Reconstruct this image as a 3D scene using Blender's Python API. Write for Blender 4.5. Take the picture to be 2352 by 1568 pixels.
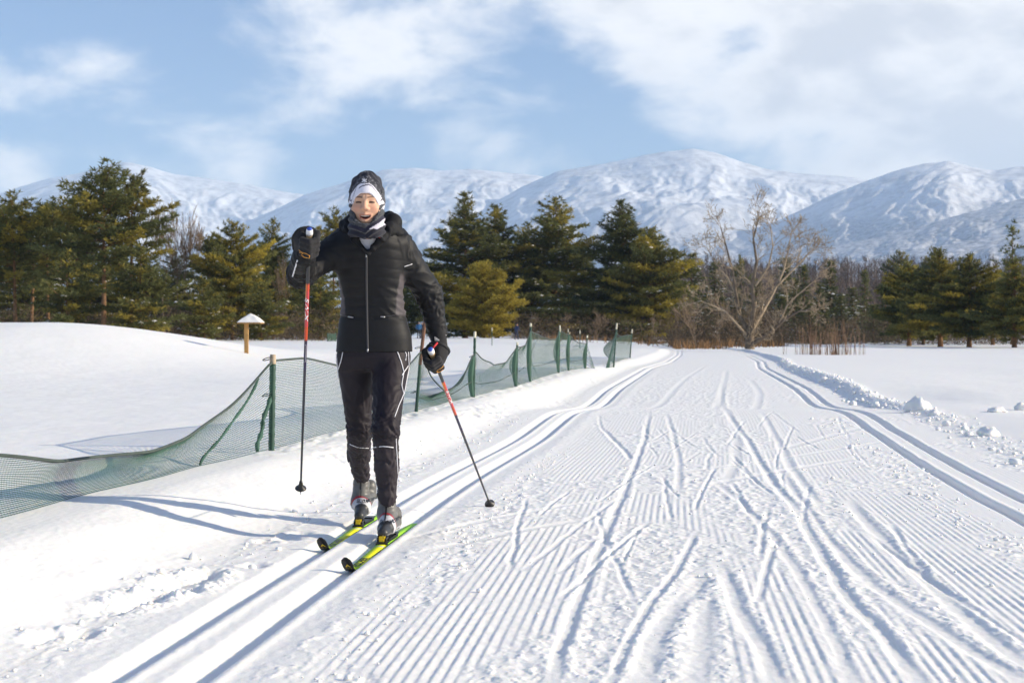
import bpy, bmesh, math, random
import numpy as np
from mathutils import Vector, Matrix

for o in list(bpy.data.objects):
    bpy.data.objects.remove(o)
SC = bpy.context.scene
COL = SC.collection
R = math.radians

# ------------------------------------------------------------------ camera
CAMH, FPX, CU, HV = 0.96, 3763.0, 1176.0, 771.4      # height; focal length, centre column and horizon row in picture units
cam_d = bpy.data.cameras.new('camera')
cam = bpy.data.objects.new('camera', cam_d)
COL.objects.link(cam)
cam.location = (0, 0, CAMH)
cam.rotation_euler = (R(90 - 0.193), 0, 0)
cam_d.sensor_width = 36.0
cam_d.lens = 57.6
cam_d.clip_start = 0.1
cam_d.clip_end = 60000
cam_d.dof.use_dof = True
cam_d.dof.focus_distance = 7.9
cam_d.dof.aperture_fstop = 9.0
SC.camera = cam

# ------------------------------------------------------------------ light
SUN_AZ = R(4)          # degrees towards the camera from due right (+X)
SUN_EL = R(21)
sun_dir = Vector((math.cos(SUN_EL) * math.cos(SUN_AZ), -math.cos(SUN_EL) * math.sin(SUN_AZ), math.sin(SUN_EL)))
sun_d = bpy.data.lights.new('sun', 'SUN')
sun_d.energy = 3.1
sun_d.angle = R(0.55)
sun_d.color = (1.0, 0.88, 0.69)
sun = bpy.data.objects.new('sun', sun_d)
COL.objects.link(sun)
sun.rotation_euler = sun_dir.to_track_quat('Z', 'Y').to_euler()
sun.location = (30, -6, 20)

SC.view_settings.view_transform = 'Standard'
SC.view_settings.look = 'None'
SC.view_settings.gamma = 1.0
SC.view_settings.exposure = 0.83
SC.render.engine = 'CYCLES'
SC.cycles.use_denoising = True
SC.cycles.max_bounces = 8
SC.cycles.diffuse_bounces = 3
SC.cycles.volume_bounces = 1

# ------------------------------------------------------------------ sky with broken cloud
world = bpy.data.worlds.new('World')
SC.world = world
world.use_nodes = True
wt = world.node_tree
wt.nodes.clear()


def wn(kind, **kw):
    n = wt.nodes.new(kind)
    for k, v in kw.items():
        setattr(n, k, v)
    return n


def wmath(op, a, b=None, c=None, clamp=False):
    n = wn('ShaderNodeMath', operation=op)
    n.use_clamp = clamp
    for i, x in enumerate((a, b, c)):
        if x is None:
            continue
        if isinstance(x, (int, float)):
            n.inputs[i].default_value = x
        else:
            wt.links.new(x, n.inputs[i])
    return n.outputs[0]


sky = wn('ShaderNodeTexSky', sky_type='NISHITA')
sky.sun_disc = False
sky.sun_elevation = SUN_EL
sky.sun_rotation = math.atan2(sun_dir.x, sun_dir.y)
sky.altitude = 500
sky.air_density = 1.0
sky.dust_density = 0.4
sky.ozone_density = 3.0
tc = wn('ShaderNodeTexCoord')
dirv = tc.outputs['Generated']
mp = wn('ShaderNodeMapping')
mp.inputs['Scale'].default_value = (1, 1, 1.9)
wt.links.new(dirv, mp.inputs['Vector'])
# wind-drawn fibres: warp, then two octaves sets
n1 = wn('ShaderNodeTexNoise')
n1.inputs['Scale'].default_value = 11.0
n1.inputs['Detail'].default_value = 8
n1.inputs['Roughness'].default_value = 0.56
n1.inputs['Distortion'].default_value = 0.2
wt.links.new(mp.outputs[0], n1.inputs['Vector'])
n2 = wn('ShaderNodeTexNoise')
n2.inputs['Scale'].default_value = 3.2
n2.inputs['Detail'].default_value = 4
wt.links.new(mp.outputs[0], n2.inputs['Vector'])
n3 = wn('ShaderNodeTexNoise')
n3.inputs['Scale'].default_value = 14.0
n3.inputs['Detail'].default_value = 5
n3.inputs['Roughness'].default_value = 0.5
wt.links.new(mp.outputs[0], n3.inputs['Vector'])


def pdir(u, v):
    return Vector(((u - CU) / FPX, 1.0, (HV - v) / FPX)).normalized()


# coverage: where the cloud banks of this sky stand (direction, spread in degrees, weight)
BANKS = [((1540, 130), 3.0, 0.20), ((1850, 60), 5.0, 0.24), ((2200, 120), 4.5, 0.25), ((2300, 300), 2.6, 0.2),
         ((2600, 100), 7.0, 0.28), ((1900, -250), 7.0, 0.2),
         ((720, 250), 2.2, 0.17), ((640, 200), 1.6, 0.08), ((780, 110), 2.4, 0.14), ((1000, 40), 2.2, 0.16), ((1130, 110), 1.6, 0.10),
         ((180, 150), 1.6, 0.15), ((330, 120), 1.7, 0.12), ((560, 360), 1.1, 0.13), ((1160, 368), 1.0, 0.15),
         ((70, 390), 1.2, 0.14), ((480, 400), 1.2, 0.12), ((-500, 100), 5.0, 0.16),
         ((1980, 370), 0.8, 0.10), ((2060, 310), 1.0, 0.08), ((1450, 330), 1.4, -0.1), ((420, 290), 1.8, -0.1), ((1900, 270), 1.6, -0.10),
         ((1330, 260), 1.4, -0.10)]
cov = None
for (u, v), sp, w in BANKS:
    d = pdir(u, v)
    dt = wn('ShaderNodeVectorMath', operation='DOT_PRODUCT')
    wt.links.new(dirv, dt.inputs[0])
    dt.inputs[1].default_value = d
    k = 1.0 / (1 - math.cos(R(sp)))
    e = wmath('MULTIPLY_ADD', dt.outputs['Value'], k, -k)       # (cos-1)/(1-cos sp)
    g = wmath('EXPONENT', e)
    cov = wmath('MULTIPLY', g, w) if cov is None else wmath('MULTIPLY_ADD', g, w, cov)
dens = wmath('MULTIPLY_ADD', n2.outputs['Fac'], 0.45, -0.235)
dens = wmath('ADD', dens, wmath('MULTIPLY_ADD', n1.outputs['Fac'], 1.35, -0.675))
dens = wmath('ADD', dens, cov)
mr = wn('ShaderNodeMapRange', interpolation_type='SMOOTHSTEP')
mr.inputs['From Min'].default_value = -0.04
mr.inputs['From Max'].default_value = 0.38
wt.links.new(dens, mr.inputs['Value'])
# a lit side and a thick greyer core
core = wn('ShaderNodeMapRange', interpolation_type='SMOOTHSTEP')
core.inputs['From Min'].default_value = 0.25
core.inputs['From Max'].default_value = 0.62
wt.links.new(wmath('ADD', dens, wmath('MULTIPLY_ADD', n3.outputs['Fac'], 0.5, -0.27)), core.inputs['Value'])
ccol = wn('ShaderNodeMix', data_type='RGBA')
ccol.inputs['A'].default_value = (5.95, 5.7, 5.4, 1)
ccol.inputs['B'].default_value = (4.0, 3.95, 4.0, 1)
wt.links.new(core.outputs[0], ccol.inputs['Factor'])
skyc = wn('ShaderNodeMix', data_type='RGBA', blend_type='MULTIPLY')
skyc.inputs['Factor'].default_value = 1.0
skyc.inputs['B'].default_value = (0.545, 0.56, 0.645, 1)
wt.links.new(sky.outputs[0], skyc.inputs['A'])
mixc = wn('ShaderNodeMix', data_type='RGBA')
wt.links.new(wmath('MULTIPLY', mr.outputs[0], 0.9), mixc.inputs['Factor'])
wt.links.new(skyc.outputs['Result'], mixc.inputs['A'])
wt.links.new(ccol.outputs['Result'], mixc.inputs['B'])
bg = wn('ShaderNodeBackground')
bg.inputs['Strength'].default_value = 0.13
wt.links.new(mixc.outputs['Result'], bg.inputs['Color'])
wo = wn('ShaderNodeOutputWorld')
wt.links.new(bg.outputs[0], wo.inputs['Surface'])

# ------------------------------------------------------------------ helpers
rng = np.random.default_rng(7)
_perm = np.random.default_rng(3).permutation(256).astype(np.int32)
_perm = np.concatenate([_perm, _perm, _perm])
_ang = np.random.default_rng(5).random(256) * 2 * np.pi
_gx, _gy = np.cos(_ang).astype(np.float32), np.sin(_ang).astype(np.float32)


def perlin(x, y, seed=0):
    x = np.asarray(x, np.float64) + seed * 17.31
    y = np.asarray(y, np.float64) + seed * 9.77
    xi = np.floor(x); yi = np.floor(y)
    xf = (x - xi).astype(np.float32); yf = (y - yi).astype(np.float32)
    X = xi.astype(np.int64) & 255; Y = yi.astype(np.int64) & 255
    u = xf * xf * xf * (xf * (xf * 6 - 15) + 10)
    v = yf * yf * yf * (yf * (yf * 6 - 15) + 10)
    h00 = _perm[_perm[X] + Y]; h10 = _perm[_perm[X + 1] + Y]
    h01 = _perm[_perm[X] + Y + 1]; h11 = _perm[_perm[X + 1] + Y + 1]
    a = _gx[h00] * xf + _gy[h00] * yf
    b = _gx[h10] * (xf - 1) + _gy[h10] * yf
    c = _gx[h01] * xf + _gy[h01] * (yf - 1)
    d = _gx[h11] * (xf - 1) + _gy[h11] * (yf - 1)
    ab = a + u * (b - a); cd = c + u * (d - c)
    return (ab + v * (cd - ab)) * 1.5


def fbm(x, y, octs=4, seed=0, gain=0.5, lac=2.03):
    s = 0; a = 1.0; t = 0
    for i in range(octs):
        s = s + a * perlin(x, y, seed + i * 3.7)
        t += a; a *= gain; x = x * lac; y = y * lac
    return s / t


def ridged(x, y, octs=4, seed=0):
    s = 0; a = 1.0; t = 0
    for i in range(octs):
        n = 1 - np.abs(perlin(x, y, seed + i * 5.1))
        s = s + a * n * n; t += a; a *= 0.5; x = x * 2.07; y = y * 2.07
    return s / t


def sstep(a, b, x):
    t = np.clip((x - a) / (b - a), 0, 1)
    return t * t * (3 - 2 * t)


def link(name, me, parent=None, mat=None):
    o = bpy.data.objects.new(name, me)
    COL.objects.link(o)
    if mat is not None and me is not None and len(me.materials) == 0:
        me.materials.append(mat)
    if parent is not None:
        o.parent = parent
        o.matrix_parent_inverse = parent.matrix_basis.inverted()
    return o


def mesh_np(name, verts, faces, smooth=True, cols=None, normals=None):
    """verts (N,3), faces (M,3|4) arrays -> mesh datablock"""
    verts = np.asarray(verts, np.float32); faces = np.asarray(faces, np.int32)
    me = bpy.data.meshes.new(name)
    k = faces.shape[1]
    me.vertices.add(len(verts)); me.vertices.foreach_set('co', verts.ravel())
    me.loops.add(faces.size); me.loops.foreach_set('vertex_index', faces.ravel())
    me.polygons.add(len(faces))
    me.polygons.foreach_set('loop_start', np.arange(0, faces.size, k, dtype=np.int32))
    me.polygons.foreach_set('loop_total', np.full(len(faces), k, np.int32))
    if smooth:
        me.polygons.foreach_set('use_smooth', np.ones(len(faces), bool))
    me.update(calc_edges=True)
    if cols is not None:
        cols = np.asarray(cols, np.float32)
        if cols.shape[1] == 3:
            cols = np.concatenate([cols, np.ones((len(cols), 1), np.float32)], 1)
        at = me.color_attributes.new('Col', 'FLOAT_COLOR', 'POINT')
        at.data.foreach_set('color', cols.ravel())
    if normals is not None:
        me.normals_split_custom_set_from_vertices(np.asarray(normals, np.float32).tolist())
    return me


class MB:
    """collects vertices and polygons for one mesh"""
    def __init__(self):
        self.v = []; self.f = []

    def add(self, vs, fs):
        n = len(self.v)
        self.v.extend(tuple(p) for p in vs)
        self.f.extend(tuple(i + n for i in f) for f in fs)

    def box(self, lo, hi):
        x0, y0, z0 = lo; x1, y1, z1 = hi
        self.add([(x0, y0, z0), (x1, y0, z0), (x1, y1, z0), (x0, y1, z0), (x0, y0, z1), (x1, y0, z1), (x1, y1, z1), (x0, y1, z1)],
                 [(0, 3, 2, 1), (4, 5, 6, 7), (0, 1, 5, 4), (1, 2, 6, 5), (2, 3, 7, 6), (3, 0, 4, 7)])

    def tube(self, pts, rad, n=6, cap=True):
        pts = [Vector(p) for p in pts]
        rad = rad if hasattr(rad, '__len__') else [rad] * len(pts)
        rings = []
        up = Vector((0.13, 0.27, 0.95)).normalized()
        for i, p in enumerate(pts):
            d = (pts[min(i + 1, len(pts) - 1)] - pts[max(i - 1, 0)]).normalized()
            a = d.cross(up)
            if a.length < 0.05:
                a = d.cross(Vector((1, 0, 0)))
            a.normalize(); b = d.cross(a)
            rings.append([p + (a * math.cos(2 * math.pi * k / n) + b * math.sin(2 * math.pi * k / n)) * rad[i] for k in range(n)])
        base = len(self.v)
        for rg in rings:
            self.v.extend(tuple(q) for q in rg)
        for i in range(len(pts) - 1):
            for k in range(n):
                k2 = (k + 1) % n
                self.f.append((base + i * n + k, base + i * n + k2, base + (i + 1) * n + k2, base + (i + 1) * n + k))
        if cap:
            self.f.append(tuple(base + k for k in range(n))[::-1])
            self.f.append(tuple(base + (len(pts) - 1) * n + k for k in range(n)))

    def lathe(self, prof, n=16, c=(0, 0, 0), M=None):
        base = len(self.v)
        for (r, z) in prof:
            for k in range(n):
                a = 2 * math.pi * k / n
                p = Vector((r * math.cos(a), r * math.sin(a), z))
                p = (M @ p) if M is not None else p + Vector(c)
                self.v.append(tuple(p))
        for i in range(len(prof) - 1):
            for k in range(n):
                k2 = (k + 1) % n
                self.f.append((base + i * n + k, base + i * n + k2, base + (i + 1) * n + k2, base + (i + 1) * n + k))
        self.f.append(tuple(base + k for k in range(n))[::-1])
        self.f.append(tuple(base + (len(prof) - 1) * n + k for k in range(n)))

    def mesh(self, name, smooth=True):
        me = bpy.data.meshes.new(name)
        me.from_pydata(self.v, [], self.f)
        if smooth:
            me.polygons.foreach_set('use_smooth', np.ones(len(me.polygons), bool))
        me.update()
        return me

    def build(self, name, mat=None, parent=None, smooth=True):
        return link(name, self.mesh(name, smooth), parent, mat)


def tag(o, label=None, cat=None, group=None, kind=None):
    if label: o['label'] = label
    if cat: o['category'] = cat
    if group: o['group'] = group
    if kind: o['kind'] = kind
    return o


def empty(name, loc, label=None, cat=None, group=None, rotz=0.0):
    o = bpy.data.objects.new(name, None)
    o.empty_display_size = 0.2
    COL.objects.link(o)
    o.location = loc
    o.rotation_euler = (0, 0, rotz)
    bpy.context.view_layer.update() if False else None
    o.matrix_basis = Matrix.Translation(Vector(loc)) @ Matrix.Rotation(rotz, 4, 'Z')
    return tag(o, label, cat, group)


def copy_tree(o, loc, rotz=0.0, scale=(1, 1, 1), label=None):
    """copy of a thing whose parts are modelled around its own origin"""
    c = o.copy(); COL.objects.link(c)
    c.location = loc; c.rotation_euler = (0, 0, rotz); c.scale = scale
    if label: c['label'] = label
    for ch in o.children:
        d = ch.copy(); COL.objects.link(d); d.parent = c
        d.matrix_parent_inverse = ch.matrix_parent_inverse.copy()
        for g in ch.children:
            e = g.copy(); COL.objects.link(e); e.parent = d
            e.matrix_parent_inverse = g.matrix_parent_inverse.copy()
    return c


# ---- materials
def mat(name, col=(0.5, 0.5, 0.5), rough=0.6, attr=False, noise=0.0, nscale=20.0, bump=0.0, bscale=60.0, metal=0.0, spec=0.5,
        sheen=0.0, rand=0.0, trans=0.0, coat=0.0, bdist=0.01, sss=0.0):
    m = bpy.data.materials.new(name)
    m.use_nodes = True
    nt = m.node_tree
    b = nt.nodes['Principled BSDF']
    b.inputs['Roughness'].default_value = rough
    b.inputs['Metallic'].default_value = metal
    b.inputs['Specular IOR Level'].default_value = spec
    if sheen:
        b.inputs['Sheen Weight'].default_value = sheen
    if coat:
        b.inputs['Coat Weight'].default_value = coat
        b.inputs['Coat Roughness'].default_value = 0.15
    if sss:
        b.inputs['Subsurface Weight'].default_value = sss
        b.inputs['Subsurface Radius'].default_value = (0.012, 0.005, 0.003)
        b.inputs['Subsurface Scale'].default_value = 1.0
    L = nt.links
    tcn = nt.nodes.new('ShaderNodeTexCoord')
    if attr:
        a = nt.nodes.new('ShaderNodeAttribute'); a.attribute_name = 'Col'
        src = a.outputs['Color']
    else:
        rgb = nt.nodes.new('ShaderNodeRGB'); rgb.outputs[0].default_value = (*col, 1)
        src = rgb.outputs[0]
    if noise:
        n = nt.nodes.new('ShaderNodeTexNoise'); n.inputs['Scale'].default_value = nscale; n.inputs['Detail'].default_value = 5
        L.new(tcn.outputs['Object'], n.inputs['Vector'])
        mr_ = nt.nodes.new('ShaderNodeMapRange')
        mr_.inputs['From Min'].default_value = 0.3; mr_.inputs['From Max'].default_value = 0.7
        mr_.inputs['To Min'].default_value = 1 - noise; mr_.inputs['To Max'].default_value = 1 + noise
        L.new(n.outputs['Fac'], mr_.inputs['Value'])
        mm = nt.nodes.new('ShaderNodeVectorMath'); mm.operation = 'SCALE'
        L.new(src, mm.inputs[0]); L.new(mr_.outputs[0], mm.inputs['Scale'])
        src = mm.outputs[0]
    if rand:
        oi = nt.nodes.new('ShaderNodeObjectInfo')
        mr2 = nt.nodes.new('ShaderNodeMapRange')
        mr2.inputs['To Min'].default_value = 1 - rand; mr2.inputs['To Max'].default_value = 1 + rand
        L.new(oi.outputs['Random'], mr2.inputs['Value'])
        mm2 = nt.nodes.new('ShaderNodeVectorMath'); mm2.operation = 'SCALE'
        L.new(src, mm2.inputs[0]); L.new(mr2.outputs[0], mm2.inputs['Scale'])
        src = mm2.outputs[0]
    L.new(src, b.inputs['Base Color'])
    if bump:
        n = nt.nodes.new('ShaderNodeTexNoise'); n.inputs['Scale'].default_value = bscale; n.inputs['Detail'].default_value = 4
        L.new(tcn.outputs['Object'], n.inputs['Vector'])
        bp = nt.nodes.new('ShaderNodeBump'); bp.inputs['Strength'].default_value = bump; bp.inputs['Distance'].default_value = bdist
        L.new(n.outputs['Fac'], bp.inputs['Height']); L.new(bp.outputs[0], b.inputs['Normal'])
    if trans:
        tr = nt.nodes.new('ShaderNodeBsdfTranslucent'); L.new(src, tr.inputs['Color'])
        ms = nt.nodes.new('ShaderNodeMixShader'); ms.inputs[0].default_value = trans
        L.new(b.outputs[0], ms.inputs[1]); L.new(tr.outputs[0], ms.inputs[2])
        L.new(ms.outputs[0], nt.nodes['Material Output'].inputs['Surface'])
    return m


def P(u, v, Y):
    """point at depth Y seen at picture position (u, v)"""
    return np.array([(u - CU) * Y / FPX, Y, CAMH - (v - HV) * Y / FPX])
# ------------------------------------------------------------------ snow: trail, bank, field
_my = np.array([-60, -5, 0, 4.53, 6.9, 8.7, 10.98, 15, 20.2, 30.3, 48.8, 61, 82, 105, 125, 150, 400, 20000.])
_mx = np.array([-6.2, -1.88, -1.42, -1.0, -0.785, -0.615, -0.38, 0.14, 0.73, 1.92, 4.06, 5.85, 8.35, 10.7, 11.8, 12.3, 12.3, 12.3])
_ty = np.linspace(-60, 400, 4601)
_tx = np.interp(_ty, _my, _mx)
_kw = np.hanning(41); _kw /= _kw.sum()
_tx2 = np.convolve(np.pad(_tx, 20, mode='edge'), _kw, mode='valid')


def track_mid(Y):
    return np.interp(Y, _ty, _tx2)


def seg_dist(X, Y, pts):
    """distance to a polyline and position along it (0..1)"""
    best = np.full(X.shape, 1e9); along = np.zeros(X.shape); side = np.zeros(X.shape)
    pts = np.asarray(pts, float)
    for i in range(len(pts) - 1):
        a, b = pts[i], pts[i + 1]
        d = b - a; L2 = (d * d).sum()
        t = np.clip(((X - a[0]) * d[0] + (Y - a[1]) * d[1]) / L2, 0, 1)
        ex = X - a[0] - t * d[0]; ey = Y - a[1] - t * d[1]
        dd = np.hypot(ex, ey)
        m = dd < best
        best = np.where(m, dd, best); along = np.where(m, (i + t) / (len(pts) - 1), along)
        side = np.where(m, np.sign(ex * d[1] - ey * d[0]), side)
    return best, along, side


def uv2xy(u, v):
    Y = FPX * CAMH / (v - HV)
    return ((u - CU) * Y / FPX, Y)


# skate and edge marks cut across the corduroy (picture points on the flat trail, width, depth, side berm)
MARKS = [
    ([(1262, 1568), (1310, 1420), (1375, 1260), (1420, 1160), (1450, 1090), (1480, 1010), (1492, 955)], 0.030, 0.016, 0.012),
    ([(1400, 1568), (1440, 1480), (1490, 1390), (1560, 1300), (1600, 1220)], 0.022, 0.012, 0.010),
    ([(1475, 1568), (1500, 1470), (1545, 1400), (1620, 1310)], 0.05, 0.012, 0.014),
    ([(2110, 1568), (2020, 1450), (1945, 1370), (1880, 1260), (1830, 1170), (1770, 1100), (1715, 1010), (1665, 955)], 0.035, 0.018, 0.014),
    ([(1960, 1568), (1900, 1440), (1850, 1340), (1790, 1250), (1700, 1150), (1640, 1105)], 0.03, 0.008, 0.012),
    ([(2352, 1525), (2200, 1400), (2080, 1290), (2000, 1210), (1950, 1150)], 0.045, 0.014, 0.012),
    ([(2352, 1568), (2230, 1490), (2090, 1400), (1990, 1330), (1900, 1240), (1830, 1140), (1790, 1080)], 0.04, 0.012, 0.012),
    ([(1600, 1568), (1610, 1450), (1612, 1330)], 0.05, 0.010, 0.008),
    ([(1790, 1568), (1740, 1470), (1690, 1390), (1650, 1290)], 0.04, 0.014, 0.012),
    ([(1555, 1130), (1560, 1060), (1545, 1000), (1530, 960)], 0.03, 0.010, 0.010),
    ([(1385, 990), (1430, 1030), (1450, 1055)], 0.03, 0.02, 0.01),
    ([(960, 1270), (1180, 1220), (1330, 1195), (1460, 1180)], 0.05, 0.010, 0.010),
    ([(930, 1240), (1130, 1190), (1300, 1160), (1420, 1145)], 0.04, 0.009, 0.009),
    ([(1420, 1120), (1640, 1110), (1800, 1080), (1980, 1050)], 0.06, 0.010, 0.010),
    ([(1600, 1050), (1800, 1030), (1920, 1000), (1990, 985)], 0.06, 0.008, 0.010),
    ([(1520, 1090), (1780, 1055), (2060, 1010)], 0.05, 0.008, 0.008),
    ([(1660, 1120), (1690, 1060), (1690, 1000), (1660, 930), (1655, 880)], 0.05, 0.008, 0.008),
    ([(1480, 940), (1540, 900), (1580, 865), (1620, 840)], 0.07, 0.012, 0.010),
    ([(1640, 935), (1660, 890), (1668, 850)], 0.07, 0.012, 0.010),
    ([(1730, 940), (1745, 900), (1720, 870)], 0.07, 0.010, 0.010),
    ([(1480, 880), (1600, 860), (1740, 850)], 0.10, 0.010, 0.012),
    ([(1880, 1160), (1820, 1080), (1790, 1020), (1750, 960)], 0.04, 0.012, 0.010),
]
MARKS_XY = [([uv2xy(*p) for p in pts], w, d, b) for pts, w, d, b in MARKS]
_mr = random.Random(12)
for _i in range(44):          # short, straight skate strokes and edge cuts
    _y = _mr.uniform(4.2, 17.0); _s = _mr.uniform(0.55, 3.0)
    _a = R(_mr.choice([-1, 1]) * _mr.uniform(1.5, 6)); _l = _mr.uniform(1.2, 3.4)
    _x = float(track_mid(np.array([_y]))[0]) + _s
    MARKS_XY.append(([(_x, _y), (_x + math.tan(_a) * _l * 0.5 + _l * 0.05, _y + _l * 0.5), (_x + math.tan(_a) * _l + _l * 0.11, _y + _l)],
                     _mr.uniform(0.012, 0.022), _mr.uniform(0.007, 0.013), _mr.uniform(0.004, 0.012)))


def terrain_base(X, Y):
    """large shapes only: where the snow lies"""
    s = X - track_mid(Y)
    z = np.zeros(np.broadcast(X, Y).shape)
    # left bank, field and rise
    bank = sstep(-0.42, -1.25, s) * 0.15
    bank = bank + sstep(-1.2, -2.4, s) * 0.03
    z = z + bank
    left = sstep(-3.0, -9.0, s)
    z = z + left * 0.0
    far = np.clip((Y - 35) / 120, 0, 1)
    z = z + sstep(1.0, -14.0, s) * far * 0.52
    hill = 1.12 * sstep(-4.6, -13.0, X) * np.exp(-((Y - 46) / 15.0) ** 2)
    z = z + hill
    # right field stands a step above the trail
    nr_ = sstep(24, 15, Y)
    z = z + ((1 - nr_) * sstep(3.95, 4.35, s) + nr_ * sstep(3.9, 6.2, s)) * (0.10 + 0.02 * np.sin(Y * 0.21))
    z = z - sstep(30, 120, Y) * sstep(4, 20, s) * 0.05
    # roller in the trail
    on = sstep(-1.6, -0.6, s) * sstep(6.0, 4.6, s)
    z = z + on * (0.06 * np.exp(-((Y - 19.0) / 2.6) ** 2) - 0.085 * np.exp(-((Y - 25.0) / 3.2) ** 2))
    z = z + 0.015 * fbm(X * 0.35, Y * 0.2, 3, 2) * (1 - sstep(-0.7, -0.3, s) * sstep(4.3, 3.9, s))
    lf = sstep(-2.6, -6.0, s) + sstep(4.6, 9.0, s)
    z = z + lf * 0.07 * fbm(X * 0.11, Y * 0.05, 3, 4)
    # berm thrown up along the far side of the bend
    z = z + 0.22 * np.exp(-((Y - 148) / 5.0) ** 2) * sstep(26, 16, X) * sstep(2, 8, X)
    return z


def terrain(X, Y, fine=True):
    z = terrain_base(X, Y)
    if not fine:
        return z
    s = X - track_mid(Y)
    shape = z.shape
    near = sstep(70, 25, Y)
    wob = 0.012 * perlin(Y * 0.9, 0 * Y, 5)
    # groomed trail mask
    trail = sstep(-0.50, -0.38, s + 0.06 * perlin(X * 2, Y * 2, 8)) * sstep(4.15, 3.95, s + 0.05 * perlin(X * 2, Y * 1.5, 6))
    cord_m = sstep(0.40, 0.50, s + 0.08 * perlin(X * 3, Y * 2.2, 9)) * sstep(3.12, 3.02, s + 0.08 * perlin(X * 3, Y * 2.2, 11))
    cord_r = sstep(3.66, 3.74, s) * sstep(4.5, 4.3, s) * sstep(16, 11, Y)
    cord_m = np.maximum(cord_m, 0.8 * cord_r)
    # scuffed patches where skis have broken the corduroy
    sc = fbm(X * 1.15, Y * 0.42, 4, 21)
    cen = np.exp(-((s - 1.62) / 0.55) ** 2) * 0.36
    edge = np.exp(-((s - 0.52) / 0.10) ** 2) * 0.25 + np.exp(-((s - 3.02) / 0.14) ** 2) * 0.25 + np.exp(-((s - 4.2) / 0.3) ** 2) * 0.5
    farm = sstep(16, 32, Y) * 0.22
    scuff = sstep(0.02, 0.24, sc * 0.75 + cen + edge + farm - 0.06)
    scuff = scuff * sstep(0.36, 0.5, s) * sstep(4.7, 4.3, s)
    mark_fl = np.zeros(shape); mark_z = np.zeros(shape)
    sel0 = (s > -0.4) & (s < 4.4) & (Y < 70) & (Y > 2)
    idx = np.nonzero(sel0)
    Xs, Ys = X[idx], Y[idx]
    mz = np.zeros(Xs.shape); mf = np.zeros(Xs.shape)
    wig = 0.009 * perlin(Xs * 2.5, Ys * 2.5, 31) + 0.004 * perlin(Xs * 14, Ys * 9, 32)
    lump = np.abs(fbm(Xs * 14, Ys * 9, 3, 33))
    for pts, w, dep, berm in MARKS_XY:
        a = np.asarray(pts)
        bb = (Xs > a[:, 0].min() - .4) & (Xs < a[:, 0].max() + .4) & (Ys > a[:, 1].min() - .4) & (Ys < a[:, 1].max() + .4)
        if not bb.any():
            continue
        d, al, sd = seg_dist(Xs[bb] + wig[bb], Ys[bb] + wig[bb], pts)
        fade = sstep(0, 0.10, al) * sstep(1, 0.88, al) * 0.7 + 0.3
        w = w * 0.7
        prof = -0.40 * dep * np.exp(-(d / w) ** 4) * fade
        bside = np.where(sd > 0, 1.0, 0.45)
        prof = prof + 0.40 * bside * berm * np.exp(-((d - w * 1.9) / (w * 0.8)) ** 2) * (0.35 + 2.2 * lump[bb]) * fade
        mz[bb] += prof
        mf[bb] = np.maximum(mf[bb], np.exp(-(d / (w * 1.7)) ** 4))
    mark_z[idx] = mz; mark_fl[idx] = mf
    ph = 2 * np.pi * (s + 0.006 * perlin(X * 0.6, Y * 0.35, 44)) / 0.0365
    cord = 0.0023 * np.sin(ph) + 0.0005 * np.sin(2 * ph)
    soft = 0.75 + 0.35 * perlin(X * 5, Y * 2.5, 14) + 0.35 * perlin(X * 38, Y * 16, 15)
    z = z + cord * cord_m * (1 - scuff) * (1 - mark_fl) * soft * sstep(60, 22, Y)
    rough = fbm(X * 11, Y * 7, 4, 51)
    chop = np.maximum(0, fbm(X * 22, Y * 14, 3, 55)) * 0.016
    z = z + (rough * 0.0085 + chop * 0.8 - 0.002) * scuff * (1 - 0.8 * mark_fl) * near
    z = z + mark_z * np.clip(trail + cord_m, 0, 1)
    # classic tracks: two grooves a side
    for c0 in (0.0, 3.40):
        for off in (-0.12, 0.12):
            ds = s - c0 - off - (wob if c0 > 1 else 0.25 * wob)
            d = np.abs(ds)
            flat = sstep(0.043, 0.029, ds) * (sstep(-0.100, -0.018, ds) if c0 < 1 else sstep(-0.05, -0.028, ds))
            z = z - flat * 0.028
            z = z + 0.006 * np.exp(-((ds - 0.062) / 0.02) ** 2)
    # soft ridge and crumbs beside the tracks
    cl = np.exp(-((s - 0.33) / 0.07) ** 2) + 0.8 * np.exp(-((s + 0.42) / 0.12) ** 2)
    z = z + cl * (0.004 + 0.012 * np.maximum(0, fbm(X * 16, Y * 9, 3, 61))) * near
    # trail edge on the right: lumpy lip that throws its shadow on to the track
    lip = np.exp(-((s - 4.22) / 0.16) ** 2)
    z = z + lip * (0.035 + 0.07 * np.maximum(0, fbm(X * 4.5, Y * 2.2, 4, 71))) * (0.12 + 0.88 * sstep(15, 26, Y))
    # ploughed texture on the bank face and the crusty patch line half way up
    bf = np.exp(-((s + 0.85) / 0.30) ** 2)
    z = z + bf * 0.014 * fbm(X * 3.2, Y * 1.6, 5, 81) * near
    pt = sstep(0.10, 0.34, fbm(X * 0.8, Y * 0.4, 3, 83)) * np.exp(-((s + 0.75) / 0.35) ** 2)
    z = z + pt * 0.028 * np.maximum(-0.2, fbm(X * 9, Y * 6, 4, 85)) * near
    pt2 = np.exp(-((s + 1.35) / 0.13) ** 2) * sstep(9, 14, Y)
    z = z + pt2 * 0.04 * np.maximum(-0.1, fbm(X * 6, Y * 3, 4, 87)) * sstep(60, 40, Y)
    # wind ripple on the open field and the bank top
    op = sstep(-1.3, -1.8, s) + sstep(4.5, 5.2, s)
    z = z + op * (0.011 * fbm(X * 1.6, Y * 1.1, 4, 91) + 0.0016 * fbm(X * 9, Y * 6, 3, 93)) * near
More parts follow.
